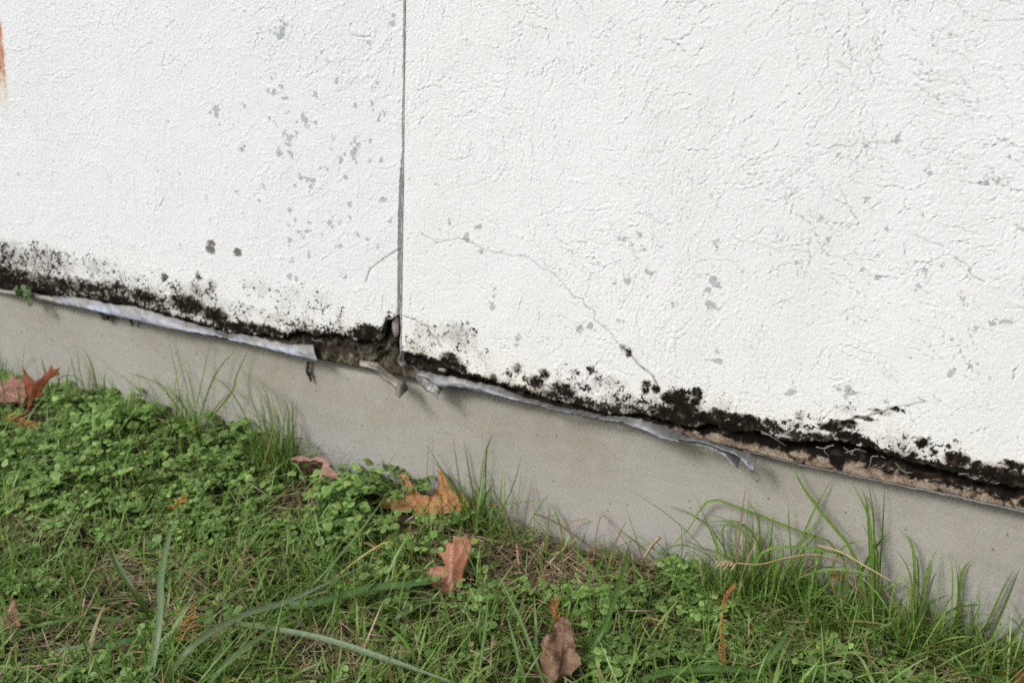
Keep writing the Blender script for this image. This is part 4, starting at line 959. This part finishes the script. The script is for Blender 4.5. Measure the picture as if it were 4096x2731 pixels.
tuft('grass_tuft', 'sparse upright blades with one lying flat, second tuft from the right end', 'grass tuft', [[(1915, 1230), (1905, 900), (1870, 730)], [(1930, 1230), (1950, 1000), (1955, 850)], [(1930, 1200), (1960, 900), (2020, 790)], [(1700, 1200), (1900, 1110), (2110, 1070), .0045], [(1600, 1180), (1750, 1080), (1890, 1010)], [(1940, 1240), (1945, 1000), (1925, 810)], [(1800, 1260), (1920, 1200), (2010, 1110), .004]], z7, 75, extra=26)
tuft('grass_tuft', 'pair of long straight blades at the right end of the foundation', 'grass tuft', [[(2080, 1260), (2200, 1020), (2290, 850)], [(2110, 1300), (2240, 1060), (2330, 835)], [(2070, 1290), (2068, 1100), (2070, 940)], [(2050, 1350), (2080, 1260), (2145, 1175), .005], [(2340, 1480), (2300, 1380), (2275, 1280)], [(2120, 1370), (2250, 1350), (2400, 1350)]], z7, 76, extra=24)
tuft('grass_tuft', 'tall thin grass tuft growing beside the stem of the orange oak leaf', 'grass tuft', [[(920, 520), (840, 400), (760, 280), (640, 75), .0045], [(560, 600), (590, 520), (630, 350), (657, -40)], [(950, 540), (930, 380), (900, 220), (870, 35)], [(940, 540), (985, 400), (1020, 230)], [(950, 540), (1010, 410), (1055, 330)], [(1060, 600), (1180, 330), (1235, 130)], [(1190, 640), (1220, 350), (1236, 190)], [(1010, 440), (1010, 150), (1030, 60), (1062, -10)], [(960, 560), (1050, 460), (1200, 440), (1510, 400)], [(1220, 640), (1340, 470), (1430, 350)], [(1500, 720), (1470, 560), (1415, 435), .004], [(900, 540), (870, 380), (820, 225)], [(1170, 640), (1100, 500), (990, 430)], [(860, 560), (800, 530), (730, 560)]], z6, 77, w=.003, extra=26)
tuft('grass_tuft', 'tall wispy grass tuft with crossing blades under the left metal strip', 'grass tuft', [[(1030, 1140), (980, 850), (925, 600)], [(1060, 1140), (1120, 850), (1170, 630)], [(1080, 1150), (1180, 850), (1320, 670)], [(1100, 1150), (1280, 930), (1310, 830), (1385, 670), .0042], [(1060, 1130), (900, 900), (690, 800)], [(1050, 1150), (960, 980), (830, 810), .0045], [(800, 1050), (900, 930), (1015, 825)], [(1100, 1150), (1060, 900), (1010, 740)], [(1120, 1140), (1200, 1000), (1310, 900)], [(700, 1020), (780, 920), (745, 765+40)], [(830, 1080), (800, 950), (600, 780)]], z2, 78, w=.003, extra=22)
tuft('grass_tuft', 'bushy grass tuft leaning left, just left of the dark curled leaf', 'grass tuft', [[(1480, 1240), (1300, 950), (1160, 825), .0045], [(1520, 1240), (1400, 980), (1340, 800)], [(1530, 1240), (1480, 960), (1400, 830)], [(1500, 1240), (1450, 1000), (1300, 730)], [(1550, 1240), (1520, 1050), (1495, 880)], [(1560, 1240), (1600, 1050), (1525, 900)], [(1560, 1260), (1610, 1190), (1690, 1190), (1790, 1300)], [(1620, 1270), (1660, 1200), (1680, 1100)], [(1570, 1240), (1570, 1100), (1600, 960)], [(1540, 1240), (1440, 1080), (1330, 1010)], [(1590, 1240), (1620, 1150), (1640, 1080)], [(1470, 1220), (1420, 1100), (1250, 1040)]], z2, 79, w=.0032, extra=40)
tuft('grass_tuft', 'few thin bent blades by the wall near the left end', 'grass tuft', [[(560, 950), (500, 750), (420, 660)], [(480, 950), (440, 800), (425, 660)], [(330, 900), (390, 780), (420, 690)], [(300, 920), (340, 840), (430, 845), (470, 920)], [(150, 900), (125, 800), (140, 640)], [(560, 960), (520, 850), (470, 760)]], z2, 80, w=.0026, extra=12)

def broad(label, pts, tf, hs, w, c0=(.10, .165, .075), c1=(.13, .20, .10), name='grass_shoot', mat='blade', n=26, group='long broad blades lying over the lawn', cat='grass shoot', tipw=0.0, face=(0, -0.6, 1)):
    P = [on_ground(*tf(*p), h) for p, h in zip(pts, hs)]
    P[0][2] = min(P[0][2], float(gz(P[0][0], P[0][1]))+hs[0])
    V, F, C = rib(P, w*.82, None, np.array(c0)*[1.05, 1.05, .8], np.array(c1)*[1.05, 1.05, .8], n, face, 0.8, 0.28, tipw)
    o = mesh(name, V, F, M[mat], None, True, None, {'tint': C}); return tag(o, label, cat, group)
GL = (.185, .255, .19)
broad('pale twisted broad blade standing upright near the bottom left', [(930, 1640), (985, 1350), (1005, 1150), (1010, 950), (1060, 700), (1120, 530)], z5, [0, .04, .06, .075, .085, .09], .0098, GL, (.12, .19, .09))
broad('pale grey-green broad blade sweeping up right from the bottom', [(1020, 1640), (1200, 1390), (1500, 1200), (1830, 1090), (2300, 870)], z5, [0, .045, .055, .05, .03], .0105, (.09, .15, .06), (.20, .27, .21))
broad('green broad blade below the pale sweeping one', [(1290, 1640), (1450, 1460), (1600, 1350), (1830, 1180)], z5, [0, .03, .04, .04], .0085)
broad('dark green steep blade left of the pale twisted one', [(970, 1240), (840, 1040), (740, 880), (690, 740)], z5, [0, .035, .055, .07], .0085, (.055, .10, .022), (.06, .11, .02))
broad('wide flat green blade pointing at the folded pink leaf', [(-420, 1080), (-100, 1070), (250, 975), (500, 950), (680, 940)], z6, [.005, .02, .025, .03, .03], .0125, (.075, .15, .05), (.10, .19, .075))
broad('pale blade reaching down right to the bottom centre', [(-560, 1190), (-300, 1230), (0, 1290), (400, 1420), (850, 1580)], z6, [.02, .035, .04, .04, .03], .008, (.14, .21, .12), GL)
broad('thin pale stalk-like blade crossing the weed mound', [(-180, 1060), (0, 870), (200, 640), (385, 390)], z6, [0, .035, .055, .07], .0042, (.09, .16, .05), (.20, .27, .17))
broad('thick green blade leaning right behind the brown crumpled leaf', [(1580, 1480), (1690, 1320), (1760, 1200), (1850, 930), (1915, 675)], z6, [0, .025, .04, .06, .075], .0078, (.085, .16, .03), (.06, .12, .025))
broad('slim upright blade in front of the soil mound', [(950, 1600), (985, 1350), (1000, 1250), (1030, 950)], z6, [0, .035, .045, .07], .0045, (.12, .21, .07), (.12, .2, .07))
broad('slim blade leaning left beside the brown crumpled leaf', [(1370, 1580), (1300, 1370), (1220, 1170), (1080, 870)], z6, [0, .03, .045, .07], .005, (.10, .19, .055), (.13, .22, .08))
broad('short slim blade left of the brown crumpled leaf', [(1250, 1620), (1225, 1480), (1190, 1330), (1140, 1140)], z6, [0, .025, .04, .055], .0044, (.12, .21, .07), (.12, .2, .07))
broad('wide flat blade along the bottom right edge', [(-150, 1600), (100, 1500), (500, 1480), (1000, 1545)], z7, [.005, .02, .02, .005], .010, (.08, .16, .05), (.10, .19, .06))
broad('broad blade near the bottom right pointing up', [(600, 1640), (720, 1450), (800, 1350), (905, 1195)], z7, [0, .02, .03, .035], .0085, (.09, .18, .06), (.11, .2, .07))
broad('long low blade lying at the bottom left', [(300, 1420), (550, 1385), (850, 1340), (1000, 1330)], z5, [.004, .016, .018, .01], .0085, (.07, .14, .05), (.10, .18, .08))
broad('arched blade lying across the left lawn', [(90, 1300), (300, 1240), (560, 1205), (900, 1225)], z5, [.005, .025, .03, .02], .0055, (.08, .15, .04), (.10, .18, .06))
broad('pale blade fallen in front of the round-leaved mound', [(700, 1020), (520, 1110), (430, 1170)], z6, [.012, .02, .01], .0115, (.10, .17, .09), (.12, .19, .10))
ST = (.42, .31, .16)
SG = 'dry bent grass stalks'
broad('arched straw-yellow stalk over the weed mound', [(60, 905), (250, 760), (390, 682), (470, 712), (540, 780), (605, 860)], z6, [.01, .04, .055, .045, .03, .005], .0022, ST, (.42, .27, .12), 'dry_stalk', 'straw', 26, SG, 'dry stalk', .6)
def stalk_y(label, pts, tf, y, w, c, head=None):
    P = [at_y(*tf(*p), yy) for p, yy in zip(pts, y)]
    V, F = tube_geo(np.array(P), w, 1.0, 5, 40, .6); C = np.tile(c, (len(V), 1))
    o = mesh('dry_stalk' if head is None else 'stalk_stem', V, F, M['straw'], None, True, None, {'tint': C})
    if head is None: tag(o, label, 'dry stalk', SG)
    if head is not None:
        R = np.random.default_rng(3); n = 26; B = np.array([P[0]+(P[0]-P[1])/np.linalg.norm(P[0]-P[1])*0.022*t for t in R.random(n)])
        V, F, C = blades(B, R.uniform(2.2, 4.6, n), R.uniform(.006, .014, n), R.uniform(.001, .002, n), R.uniform(1, 2.4, n), R.normal(.3, .3, n), np.tile([.48, .36, .2], (n, 1)), np.tile([.55, .45, .3], (n, 1)), 3)
        root = tag(empty('dry_stalk', P[-1]), label, 'dry stalk', SG); kid(o, root)
        kid(mesh('seed_head', V, F, M['straw'], None, True, None, {'tint': C}), root)
    return o
stalk_y('golden arched stalk with a drooping seed head in the big right tuft', [(545, 815), (700, 822), (850, 785), (1000, 762), (1120, 775), (1230, 815), (1290, 900), (1300, 1010)], z7, [-.045, -.04, -.035, -.03, -.025, -.02, -.02, -.02], .0008, (.46, .34, .15), 1)
stalk_y('thin rusty stalk bent in a sharp peak before the concrete', [(1685, 800), (1700, 640), (1735, 518), (1790, 560), (1850, 640), (1945, 765)], z6, [-.02, -.01, .005, .008, .005, 0], .0008, (.36, .19, .09))
stalk_y('thin brown crooked stem over the soil mound', [(1300, 500), (1420, 545), (1550, 630), (1660, 710), (1720, 760)], z6, [.005, 0, -.005, -.01, -.015], .0010, (.20, .12, .08))
stalk_y('pale dry spikelet leaning right of the soil mound', [(2100, 655), (2060, 690), (2020, 750), (1990, 800)], z6, [0, 0, -.005, -.01], .0022, (.46, .33, .2))
stalk_y('thin dry curled stem above the soil mound', [(1640, 535), (1560, 550), (1510, 575), (1490, 640), (1480, 700)], z6, [.01, .005, 0, -.005, -.01], .0009, (.42, .28, .14))
stalk_y('thin orange stem curving up right of the tight sheaf', [(1165, 1010), (1150, 950), (1155, 870), (1150, 800)], z7, [-.02, -.01, 0, 0], .0009, (.42, .22, .09))
stalk_y('short tan stem standing left of the sharp-peaked stalk', [(1310, 600), (1305, 500), (1298, 420), (1303, 340)], z6, [-.01, 0, .005, .01], .0009, (.48, .36, .2))
stalk_y('pale straw blade angled down through the right tuft', [(1060, 705), (1200, 745), (1350, 830), (1520, 928)], z7, [-.02, -.02, -.025, -.03], .0014, (.50, .38, .2))

# ------------------------------------------------------------------ fallen leaves
def leaf(name, label, outline, tf, base_px, tilt, azim, mat, h0=0.004, curl=0.012, wav=0.008, crump=0.0, veins=(), stem=None, stem_mat=None, seed=0, cup=0.0, res=0.0022, group='fallen dry leaves', fold=None):
    """outline traced, laid on a tilted plane of its own, then curled into shape; two skins"""
    B = on_ground(*tf(*base_px), h0)
    # plane: contains direction 'along' (in ground, azim) and 'up' (tilted back)
    al = np.array([math.cos(azim), math.sin(azim), 0.0]); bk = np.array([-math.sin(azim), math.cos(azim), 0.0])
    up = bk*math.cos(tilt)+np.array([0, 0, 1])*math.sin(tilt); nrm = np.cross(al, up)
    if nrm @ (CAM-B) < 0: nrm = -nrm
    def plane(px, py):
        v = ray(px, py); t = ((B-CAM)@nrm)/(v@nrm); q = CAM+v*t-B; return np.array([q@al, q@up])
    O = np.array([plane(*tf(*p)) for p in outline])
    # ragged, slightly scalloped edge
    pts = []
    for k in range(len(O)):
        a, b = O[k], O[(k+1) % len(O)]; n = max(1, int(np.linalg.norm(b-a)/0.004))
        for i in range(n): pts.append(a+(b-a)*i/n)
    O2 = np.array(pts); R = np.random.default_rng(900+seed)
    O2 = O2 + R.normal(0, 0.00045, O2.shape)
    bm = bmesh.new(); vs = [bm.verts.new((p[0], p[1], 0)) for p in O2]
    es = [bm.edges.new((vs[k], vs[(k+1) % len(vs)])) for k in range(len(vs))]
    bmesh.ops.triangle_fill(bm, use_beauty=True, use_dissolve=False, edges=es)
    for _ in range(6):
        le = [e for e in bm.edges if e.calc_length() > res*1.8]
        if not le: break
        bmesh.ops.subdivide_edges(bm, edges=le, cuts=1)
        bmesh.ops.triangulate(bm, faces=[f for f in bm.faces if len(f.verts) > 3])
        bmesh.ops.beautify_fill(bm, faces=bm.faces[:], edges=[e for e in bm.edges if not e.is_boundary])
    bm.verts.ensure_lookup_table(); bm.verts.index_update()
    U = np.array([v.co[:2] for v in bm.verts]); F = np.array([[v.index for v in f.verts] for f in bm.faces]); 
    bd = np.array([[e.verts[0].index, e.verts[1].index] for e in bm.edges if e.is_boundary]); bm.free()
    cen = U.mean(0); rad = np.abs(U-cen).max()
    vd = np.full(len(U), 1.0)
    for a, b in veins:
        A, Bq = plane(*tf(*a)), plane(*tf(*b)); ab = Bq-A
        t = np.clip(((U-A)@ab)/(ab@ab), 0, 1); vd = np.minimum(vd, np.linalg.norm(U-A-t[:, None]*ab, axis=1))
    vein = np.exp(-(vd/0.0010)**2)
    r2 = ((U-cen)**2).sum(1)/rad**2
    d = cup*r2 + (fbm(U[:, 0], U[:, 1], 22, 3, 700+seed)-0.5)*wav*2 + curl*sstep(.35, 1.1, r2)*(fbm(U[:, 0]+3, U[:, 1], 30, 2, 720+seed)-0.35)*2
    d = d + 0.0016*np.exp(-(vd/0.004)**2)
    if crump: d = d + crump*(np.abs(fbm(U[:, 0], U[:, 1]*.6, 26, 2, 760+seed)-0.5)*5-0.5) + crump*.45*(np.abs(fbm(U[:, 0], U[:, 1], 70, 3, 770+seed)-0.5)*4-.5)
    if fold:
        A, Bq, k = plane(*tf(*fold[0])), plane(*tf(*fold[1])), fold[2]; ab = (Bq-A)/np.linalg.norm(Bq-A)
        s = (U-A)@np.array([-ab[1], ab[0]]); d = d + k*np.abs(s)
    P = B + U[:, :1]*al + U[:, 1:2]*up + d[:, None]*nrm
    P[:, 1] = np.minimum(P[:, 1], FY-0.004)
    P[:, 2] = np.maximum(P[:, 2], gz(P[:, 0], P[:, 1])+0.002)
    n = len(P); th = nrm*0.0005
    V = np.concatenate([P, P-th]); F2 = np.concatenate([F, F[:, ::-1]+n])
    # make sure the skin's faces look outwards
    q = np.stack([bd[:, 0], bd[:, 1], bd[:, 1]+n, bd[:, 0]+n], -1)
    o = mesh('leaf_blade' if stem else name, V, [F2, q], mat, None, True, {'vein': np.concatenate([vein, vein])})
    if not stem: tag(o, label, 'leaf', group)
    if stem:
        root = tag(empty(name, B), label, 'leaf', group); kid(o, root)
        S = [B + plane(*tf(*p))[0]*al + plane(*tf(*p))[1]*up + nrm*0.001 for p in stem]
        S = np.array(S); S[:, 1] = np.minimum(S[:, 1], FY-.006)
        V, F = tube_geo(S, .0011, 1, 6, 20, .9)
        kid(mesh('leaf_stem', V, F, stem_mat or mat, None, True, {'vein': np.zeros(len(V))}), root)
    return o
M['oak'] = mat_dead_leaf('oak_leaf_orange', (.35, .15, .052), (.42, .20, .082), (.48, .25, .115), (.20, .07, .02), .3)
M['pink'] = mat_dead_leaf('dry_leaf_pink', (.25, .085, .046), (.33, .145, .085), (.22, .055, .032), (.42, .25, .17), .35)
M['dullpink'] = mat_dead_leaf('dry_leaf_dull_pink', (.19, .075, .05), (.25, .115, .08), (.30, .16, .12), (.36, .22, .16), .5)
M['rose'] = mat_dead_leaf('dry_leaf_rose', (.30, .155, .115), (.38, .225, .175), (.28, .14, .105), (.30, .15, .11), .35)
M['russet'] = mat_dead_leaf('oak_leaf_russet', (.15, .035, .012), (.22, .06, .02), (.28, .09, .03), (.12, .03, .01), .2)
M['brownleaf'] = mat_dead_leaf('dry_leaf_brown', (.12, .065, .037), (.20, .12, .072), (.27, .175, .11), (.09, .045, .025), .75)
M['darkleaf'] = mat_dead_leaf('dry_leaf_dark', (.06, .022, .014), (.09, .032, .02), (.12, .05, .03), (.05, .02, .01), .4)
leaf('oak_leaf', 'large orange-tan oak leaf with pointed lobes propped against the concrete', [(352, 388), (380, 405), (440, 412), (500, 410), (512, 385), (515, 345), (500, 300), (480, 275), (465, 258), (500, 256), (522, 240), (532, 262), (530, 290), (545, 325), (575, 335), (580, 370), (610, 390), (640, 385), (655, 400), (680, 390), (700, 365), (672, 372), (710, 350), (715, 300), (710, 245), (700, 220), (740, 245), (765, 275), (760, 290), (785, 335), (800, 360), (830, 365), (862, 358), (880, 395), (905, 435), (915, 465), (890, 485), (840, 495), (760, 500), (690, 510), (660, 540), (650, 570), (640, 545), (600, 520), (520, 490), (460, 500), (400, 490), (362, 478), (372, 455), (358, 440), (300, 450), (365, 428), (368, 405)], z6,
     (640, 560), math.radians(62), math.radians(6), M['oak'], .003, .012, .006, .0015, [((915, 462), (380, 458)), ((790, 460), (725, 250)), ((600, 460), (510, 290)), ((690, 460), (780, 490)), ((560, 460), (640, 540)), ((690, 440), (650, 400)), ((500, 458), (390, 410))], [(905, 462), (960, 460), (1030, 458), (1070, 448), (1085, 455)], M['russet'], 1, .004)
leaf('folded_leaf', 'folded pinkish-brown leaf standing on edge beside the dry grass', [(608, 872), (640, 850), (645, 830), (700, 820), (740, 830), (745, 818), (720, 775), (700, 745), (660, 730), (735, 735), (755, 715), (745, 675), (780, 680), (795, 700), (800, 640), (850, 655), (880, 640), (905, 660), (905, 700), (890, 760), (870, 820), (850, 870), (840, 940), (830, 990), (800, 985), (780, 1015), (750, 990), (700, 985), (650, 980), (640, 930), (620, 900)], z6,
     (760, 1000), math.radians(48), math.radians(-4), M['pink'], .006, .012, .008, .003, [((780, 990), (790, 700)), ((785, 880), (650, 860)), ((790, 840), (860, 680)), ((780, 920), (680, 960))], None, None, 2, .0, fold=((780, 1000), (800, 690), -.35))
leaf('crumpled_leaf', 'brown crumpled dead leaf standing upright at the bottom centre-right', [(1430, 1195), (1475, 1155), (1510, 1150), (1530, 1175), (1545, 1230), (1560, 1300), (1568, 1370), (1600, 1400), (1605, 1440), (1560, 1480), (1545, 1530), (1480, 1545), (1400, 1540), (1360, 1500), (1345, 1450), (1345, 1400), (1365, 1370), (1355, 1320), (1375, 1270), (1410, 1240)], z6,
     (1460, 1540), math.radians(66), math.radians(12), M['brownleaf'], .004, .018, .014, .013, [((1480, 1530), (1500, 1160)), ((1480, 1400), (1380, 1330)), ((1490, 1300), (1550, 1350)), ((1485, 1250), (1420, 1240))], [(1555, 1270), (1620, 1255), (1680, 1245)], M['darkleaf'], 3, -.006)
leaf('oak_leaf', 'dark russet oak leaf with a raised forked lobe at the left end', [(135, 785), (170, 840), (200, 862), (230, 845), (250, 820), (270, 800), (290, 770), (300, 800), (348, 785), (330, 810), (345, 825), (310, 835), (280, 850), (255, 880), (235, 910), (240, 950), (200, 945), (180, 980), (160, 1010), (150, 1040), (145, 1000), (160, 950), (150, 920), (140, 880), (132, 840)], z2,
     (165, 1010), math.radians(70), math.radians(20), M['russet'], .02, .008, .005, .001, [((160, 1000), (200, 880)), ((200, 880), (300, 800)), ((190, 890), (140, 800))], [(155, 1020), (140, 1040), (110, 1052), (70, 1058)], M['oak'], 4)
leaf('dry_leaf', 'pinkish dry leaf lying at the left edge behind the russet oak leaf', [(-80, 900), (0, 860), (30, 870), (60, 830), (80, 815), (85, 855), (125, 850), (135, 880), (145, 950), (130, 985), (60, 975), (0, 985), (-80, 1000)], z2,
     (40, 985), math.radians(45), math.radians(10), M['dullpink'], .012, .006, .006, .002, [((-60, 950), (100, 860)), ((20, 920), (120, 960))], None, None, 5)
leaf('dry_leaf', 'dark hollow of a curled leaf against the foundation, pink rim above', [(1620, 1300), (1690, 1300), (1750, 1290), (1800, 1300), (1780, 1340), (1770, 1380), (1720, 1390), (1690, 1400), (1650, 1385), (1625, 1340)], z2,
     (1700, 1405), math.radians(60), math.radians(8), M['darkleaf'], .004, .008, .006, .002, [((1640, 1310), (1760, 1380))], None, None, 6)
leaf('dry_leaf', 'pale rose curled leaf edge over the dark leaf beside the concrete', [(1610, 1300), (1650, 1275), (1680, 1272), (1720, 1290), (1760, 1275), (1790, 1285), (1815, 1305), (1830, 1320), (1820, 1340), (1850, 1355), (1870, 1385), (1885, 1410), (1860, 1415), (1840, 1420), (1800, 1400), (1765, 1405), (1775, 1370), (1785, 1335), (1790, 1310), (1740, 1300), (1690, 1305), (1650, 1305)], z2,
     (1800, 1425), math.radians(50), math.radians(8), M['rose'], .016, .006, .005, .002, [((1780, 1400), (1830, 1330))], None, None, 7)
leaf('dry_leaf', 'red-brown leaf half buried in grass at the lower left edge', [(-60, 1190), (0, 1205), (40, 1180), (70, 1130), (80, 1085), (95, 1100), (105, 1150), (125, 1180), (120, 1220), (140, 1260), (110, 1265), (60, 1255), (20, 1290), (-60, 1280)], z5,
     (50, 1290), math.radians(45), math.radians(15), M['dullpink'], .006, .008, .006, .002, [((0, 1260), (85, 1110))], None, None, 8)
leaf('dry_leaf', 'small twisted brown leaf hanging in the big right grass tuft', [(1160, 800), (1200, 792), (1250, 795), (1258, 815), (1225, 825), (1240, 840), (1262, 855), (1220, 858), (1170, 830)], z7,
     (1230, 1020), math.radians(80), math.radians(2), M['oak'], .01, .004, .003, .001, [((1170, 815), (1250, 850))], [(1255, 855), (1290, 890), (1300, 950), (1303, 1020)], M['russet'], 9)
leaf('dry_leaf', 'small narrow tan leaf curled in the grass near the right bottom corner', [(1555, 1345), (1575, 1310), (1590, 1280), (1620, 1240), (1650, 1212), (1655, 1230), (1625, 1270), (1600, 1310), (1590, 1350)], z7,
     (1570, 1360), math.radians(55), math.radians(10), M['oak'], .004, .003, .003, .001, [((1560, 1345), (1650, 1215))], None, None, 10)
leaf('dry_leaf', 'rust scrap of leaf lying in the grass at the lower right edge', [(2180, 1500), (2250, 1480), (2360, 1490), (2420, 1500), (2420, 1580), (2300, 1590), (2200, 1560)], z7,
     (2300, 1590), math.radians(30), math.radians(10), M['russet'], .006, .006, .006, .002, [], None, None, 11)

# rusty conifer sprays
def needle_twig(label, pts, tf, hs, ln, c, seed, dens=1500, ang=0.9, wall_y=None):
    R = np.random.default_rng(seed)
    P = [on_ground(*tf(*p), h) for p, h in zip(pts, hs)] if wall_y is None else [at_y(*tf(*p), wall_y) for p in pts]
    P = smooth(np.array(P), 40); Ltot = np.linalg.norm(np.diff(P, axis=0), axis=1).sum(); n = int(dens*Ltot)
    Vs, Fs = tube_geo(P[::5], .0006, 1, 5, 30, .6)
    VV, FF, CC, off = [], [], [], 0
    for k in range(n):
        s = k/n; i = min(38, int(s*39)); t = P[i+1]-P[i]; t /= np.linalg.norm(t)
        sd = np.cross(t, [0.1, -.5, 1.0]); sd /= np.linalg.norm(sd); sd = sd*(1 if k % 2 else -1) + R.normal(0, .28, 3)
        d = t*math.cos(ang)+sd*math.sin(ang); d /= np.linalg.norm(d)
        L = ln*R.uniform(.75, 1.1)*(1-.45*s)
        b = P[i]+(P[i+1]-P[i])*(s*39-i)
        mid = b+d*L*.55+t*L*.06; V, F, C = rib([b, mid, b+d*L*.95+t*L*.15], .0011, R, np.array(c)*R.uniform(.7, 1.25), np.array(c)*R.uniform(.8, 1.3), 5, (0, -.7, 1), .7, .15)
        VV.append(V); FF.append(F+off); CC.append(C); off += len(V)
    root = tag(empty('needle_twig', P[0]), label, 'twig', 'rusty conifer sprays on the lawn')
    kid(mesh('twig_stem', Vs, Fs, M['straw'], None, True, None, {'tint': np.tile(np.array(c)*.7, (len(Vs), 1))}), root)
    kid(mesh('needles', np.concatenate(VV), np.concatenate(FF), M['straw'], None, True, None, {'tint': np.concatenate(CC)}), root)
OR = (.34, .125, .04)
needle_twig('long thin rust-orange needle spray standing upright in the right lawn', [(450, 1520), (462, 1400), (458, 1250), (470, 1080), (490, 1010), (540, 950)], z7, [.004, .02, .035, .05, .058, .065], .0075, OR, 1, 520, .62)
needle_twig('orange-yellow flat needle spray drooping under the russet oak leaf', [(30, 1060), (90, 1075), (150, 1095), (215, 1110)], z2, [.03, .035, .035, .03], .014, (.44, .20, .06), 2, 420, 1.1)
needle_twig('small orange needle spray tip above the pale twisted blade', [(1085, 520), (1115, 490), (1140, 465), (1160, 440)], z5, [.05, .05, .05, .045], .013, (.42, .20, .06), 3, 420, 1.0)
needle_twig('brown-orange needle spray lying flat beside the pale twisted blade', [(1150, 1350), (1165, 1270), (1170, 1200), (1160, 1130)], z5, [.012, .014, .014, .012], .022, (.42, .19, .06), 4, 500, 1.35)
needle_twig('short orange needle spray just behind the brown crumpled leaf', [(1455, 1190), (1448, 1130), (1440, 1080), (1450, 1035)], z6, [.02, .028, .032, .034], .011, OR, 5, 560, .8)
needle_twig('dull orange needle scrap low in the grass right of the brown crumpled leaf', [(1720, 1340), (1780, 1365), (1830, 1370), (1885, 1365)], z6, [.01, .01, .01, .01], .009, (.38, .17, .06), 6, 500, .8)
needle_twig('reddish needle scrap under the wide flat green blade', [(110, 905), (150, 930), (190, 945), (225, 950)], z6, [.008, .008, .008, .006], .010, (.30, .12, .07), 7, 600, .7)
needle_twig('tan needle scrap at the left edge of the lower right lawn', [(-60, 1500), (0, 1520), (60, 1530), (140, 1528)], lambda x, y: (2396+x*.7228, 1500+y*.7228), [.008, .008, .008, .006], .009, (.42, .2, .07), 8, 500, .8)

# sprout growing out of the trim at the far left
def sprout():
    R = np.random.default_rng(61)
    lv = [[], [], [], [], []]; VV, FF, CC = [], [], [], 
    root = at_y(*z2(130, 395), -0.006)
    for (x, y, r) in [(85, 352, 17), (128, 345, 16), (105, 375, 20), (148, 372, 22), (165, 430, 20), (128, 405, 16), (100, 360, 13), (158, 395, 13)]:
        c = at_y(*z2(x, y), -0.014+R.normal(0, .003)); rad = r*.7228*np.linalg.norm(c-CAM)/FPX
        nr = np.array([R.normal(0, .3), -1, R.normal(.5, .3)]); nr /= np.linalg.norm(nr); td = c-root; td = td/np.linalg.norm(td)
        for a, v in zip(lv, (c, nr, td, rad, np.array([.075, .15, .035])*R.uniform(.8, 1.2))): a.append(v)
    V, F3, F4, C = weed_leaves(*[np.array(a) for a in lv], R); off = len(V)
    VV = [V]; F4s = [F4]; CC = [C]
    for c in lv[0]:
        v, f = tube_geo(np.array([root, (root+c)/2+[0, -.003, 0], c]), .0007, 1, 4, 6, .7); VV.append(v); F4s.append(f+off); off += len(v); CC.append(np.tile([.08, .12, .04], (len(v), 1)))
    o = empty('weed_sprout', root); n0 = len(VV[0])
    kid(mesh('leaves', VV[0], [F3, F4s[0]], M['leaf'], None, True, None, {'tint': CC[0]}), o)
    kid(mesh('stems', np.concatenate(VV[1:]), np.concatenate(F4s[1:])-n0, M['leaf'], None, True, None, {'tint': np.concatenate(CC[1:])}), o)
    tag(o, 'tiny round-leaved sprout growing out of the metal trim at the far left', 'weed')
sprout()
# dark debris hanging under the trim
def clot(label, pts, r, seed, yy=0.010):
    R = np.random.default_rng(seed); VV, FF, off = [], [], 0
    for (x, y, s) in pts:
        V, F = lump(at_y(*z2(x, y), yy), r*s, seed+int(x), (R.uniform(.6, 1.1), .5, R.uniform(.8, 1.5))); VV.append(V); FF.append(F+off); off += len(V)
    n = sum(len(v) for v in VV)
    o = mesh('debris_clot', np.concatenate(VV), np.concatenate(FF), M['backing'], None, True, {'beige': np.zeros(n), 'olive': np.full(n, .6)})
    return tag(o, label, 'debris', 'dark debris under the trim')
clot('dark crumbly debris strand dangling on the concrete below the torn strip end', [(1705, 765, .8), (1703, 785, .7), (1700, 805, .9), (1708, 825, 1), (1715, 845, .8), (1720, 857, .5)], .0042, 81, .010)
clot('dark clot of dirt hanging under the left metal strip', [(575, 492, 1.2), (592, 500, 1), (560, 485, .8), (605, 492, .7)], .006, 82, .006)
clot('small dark dirt drip under the metal strip, right of the larger clot', [(725, 532, .8), (733, 548, .7), (722, 518, .7)], .0045, 83, .008)
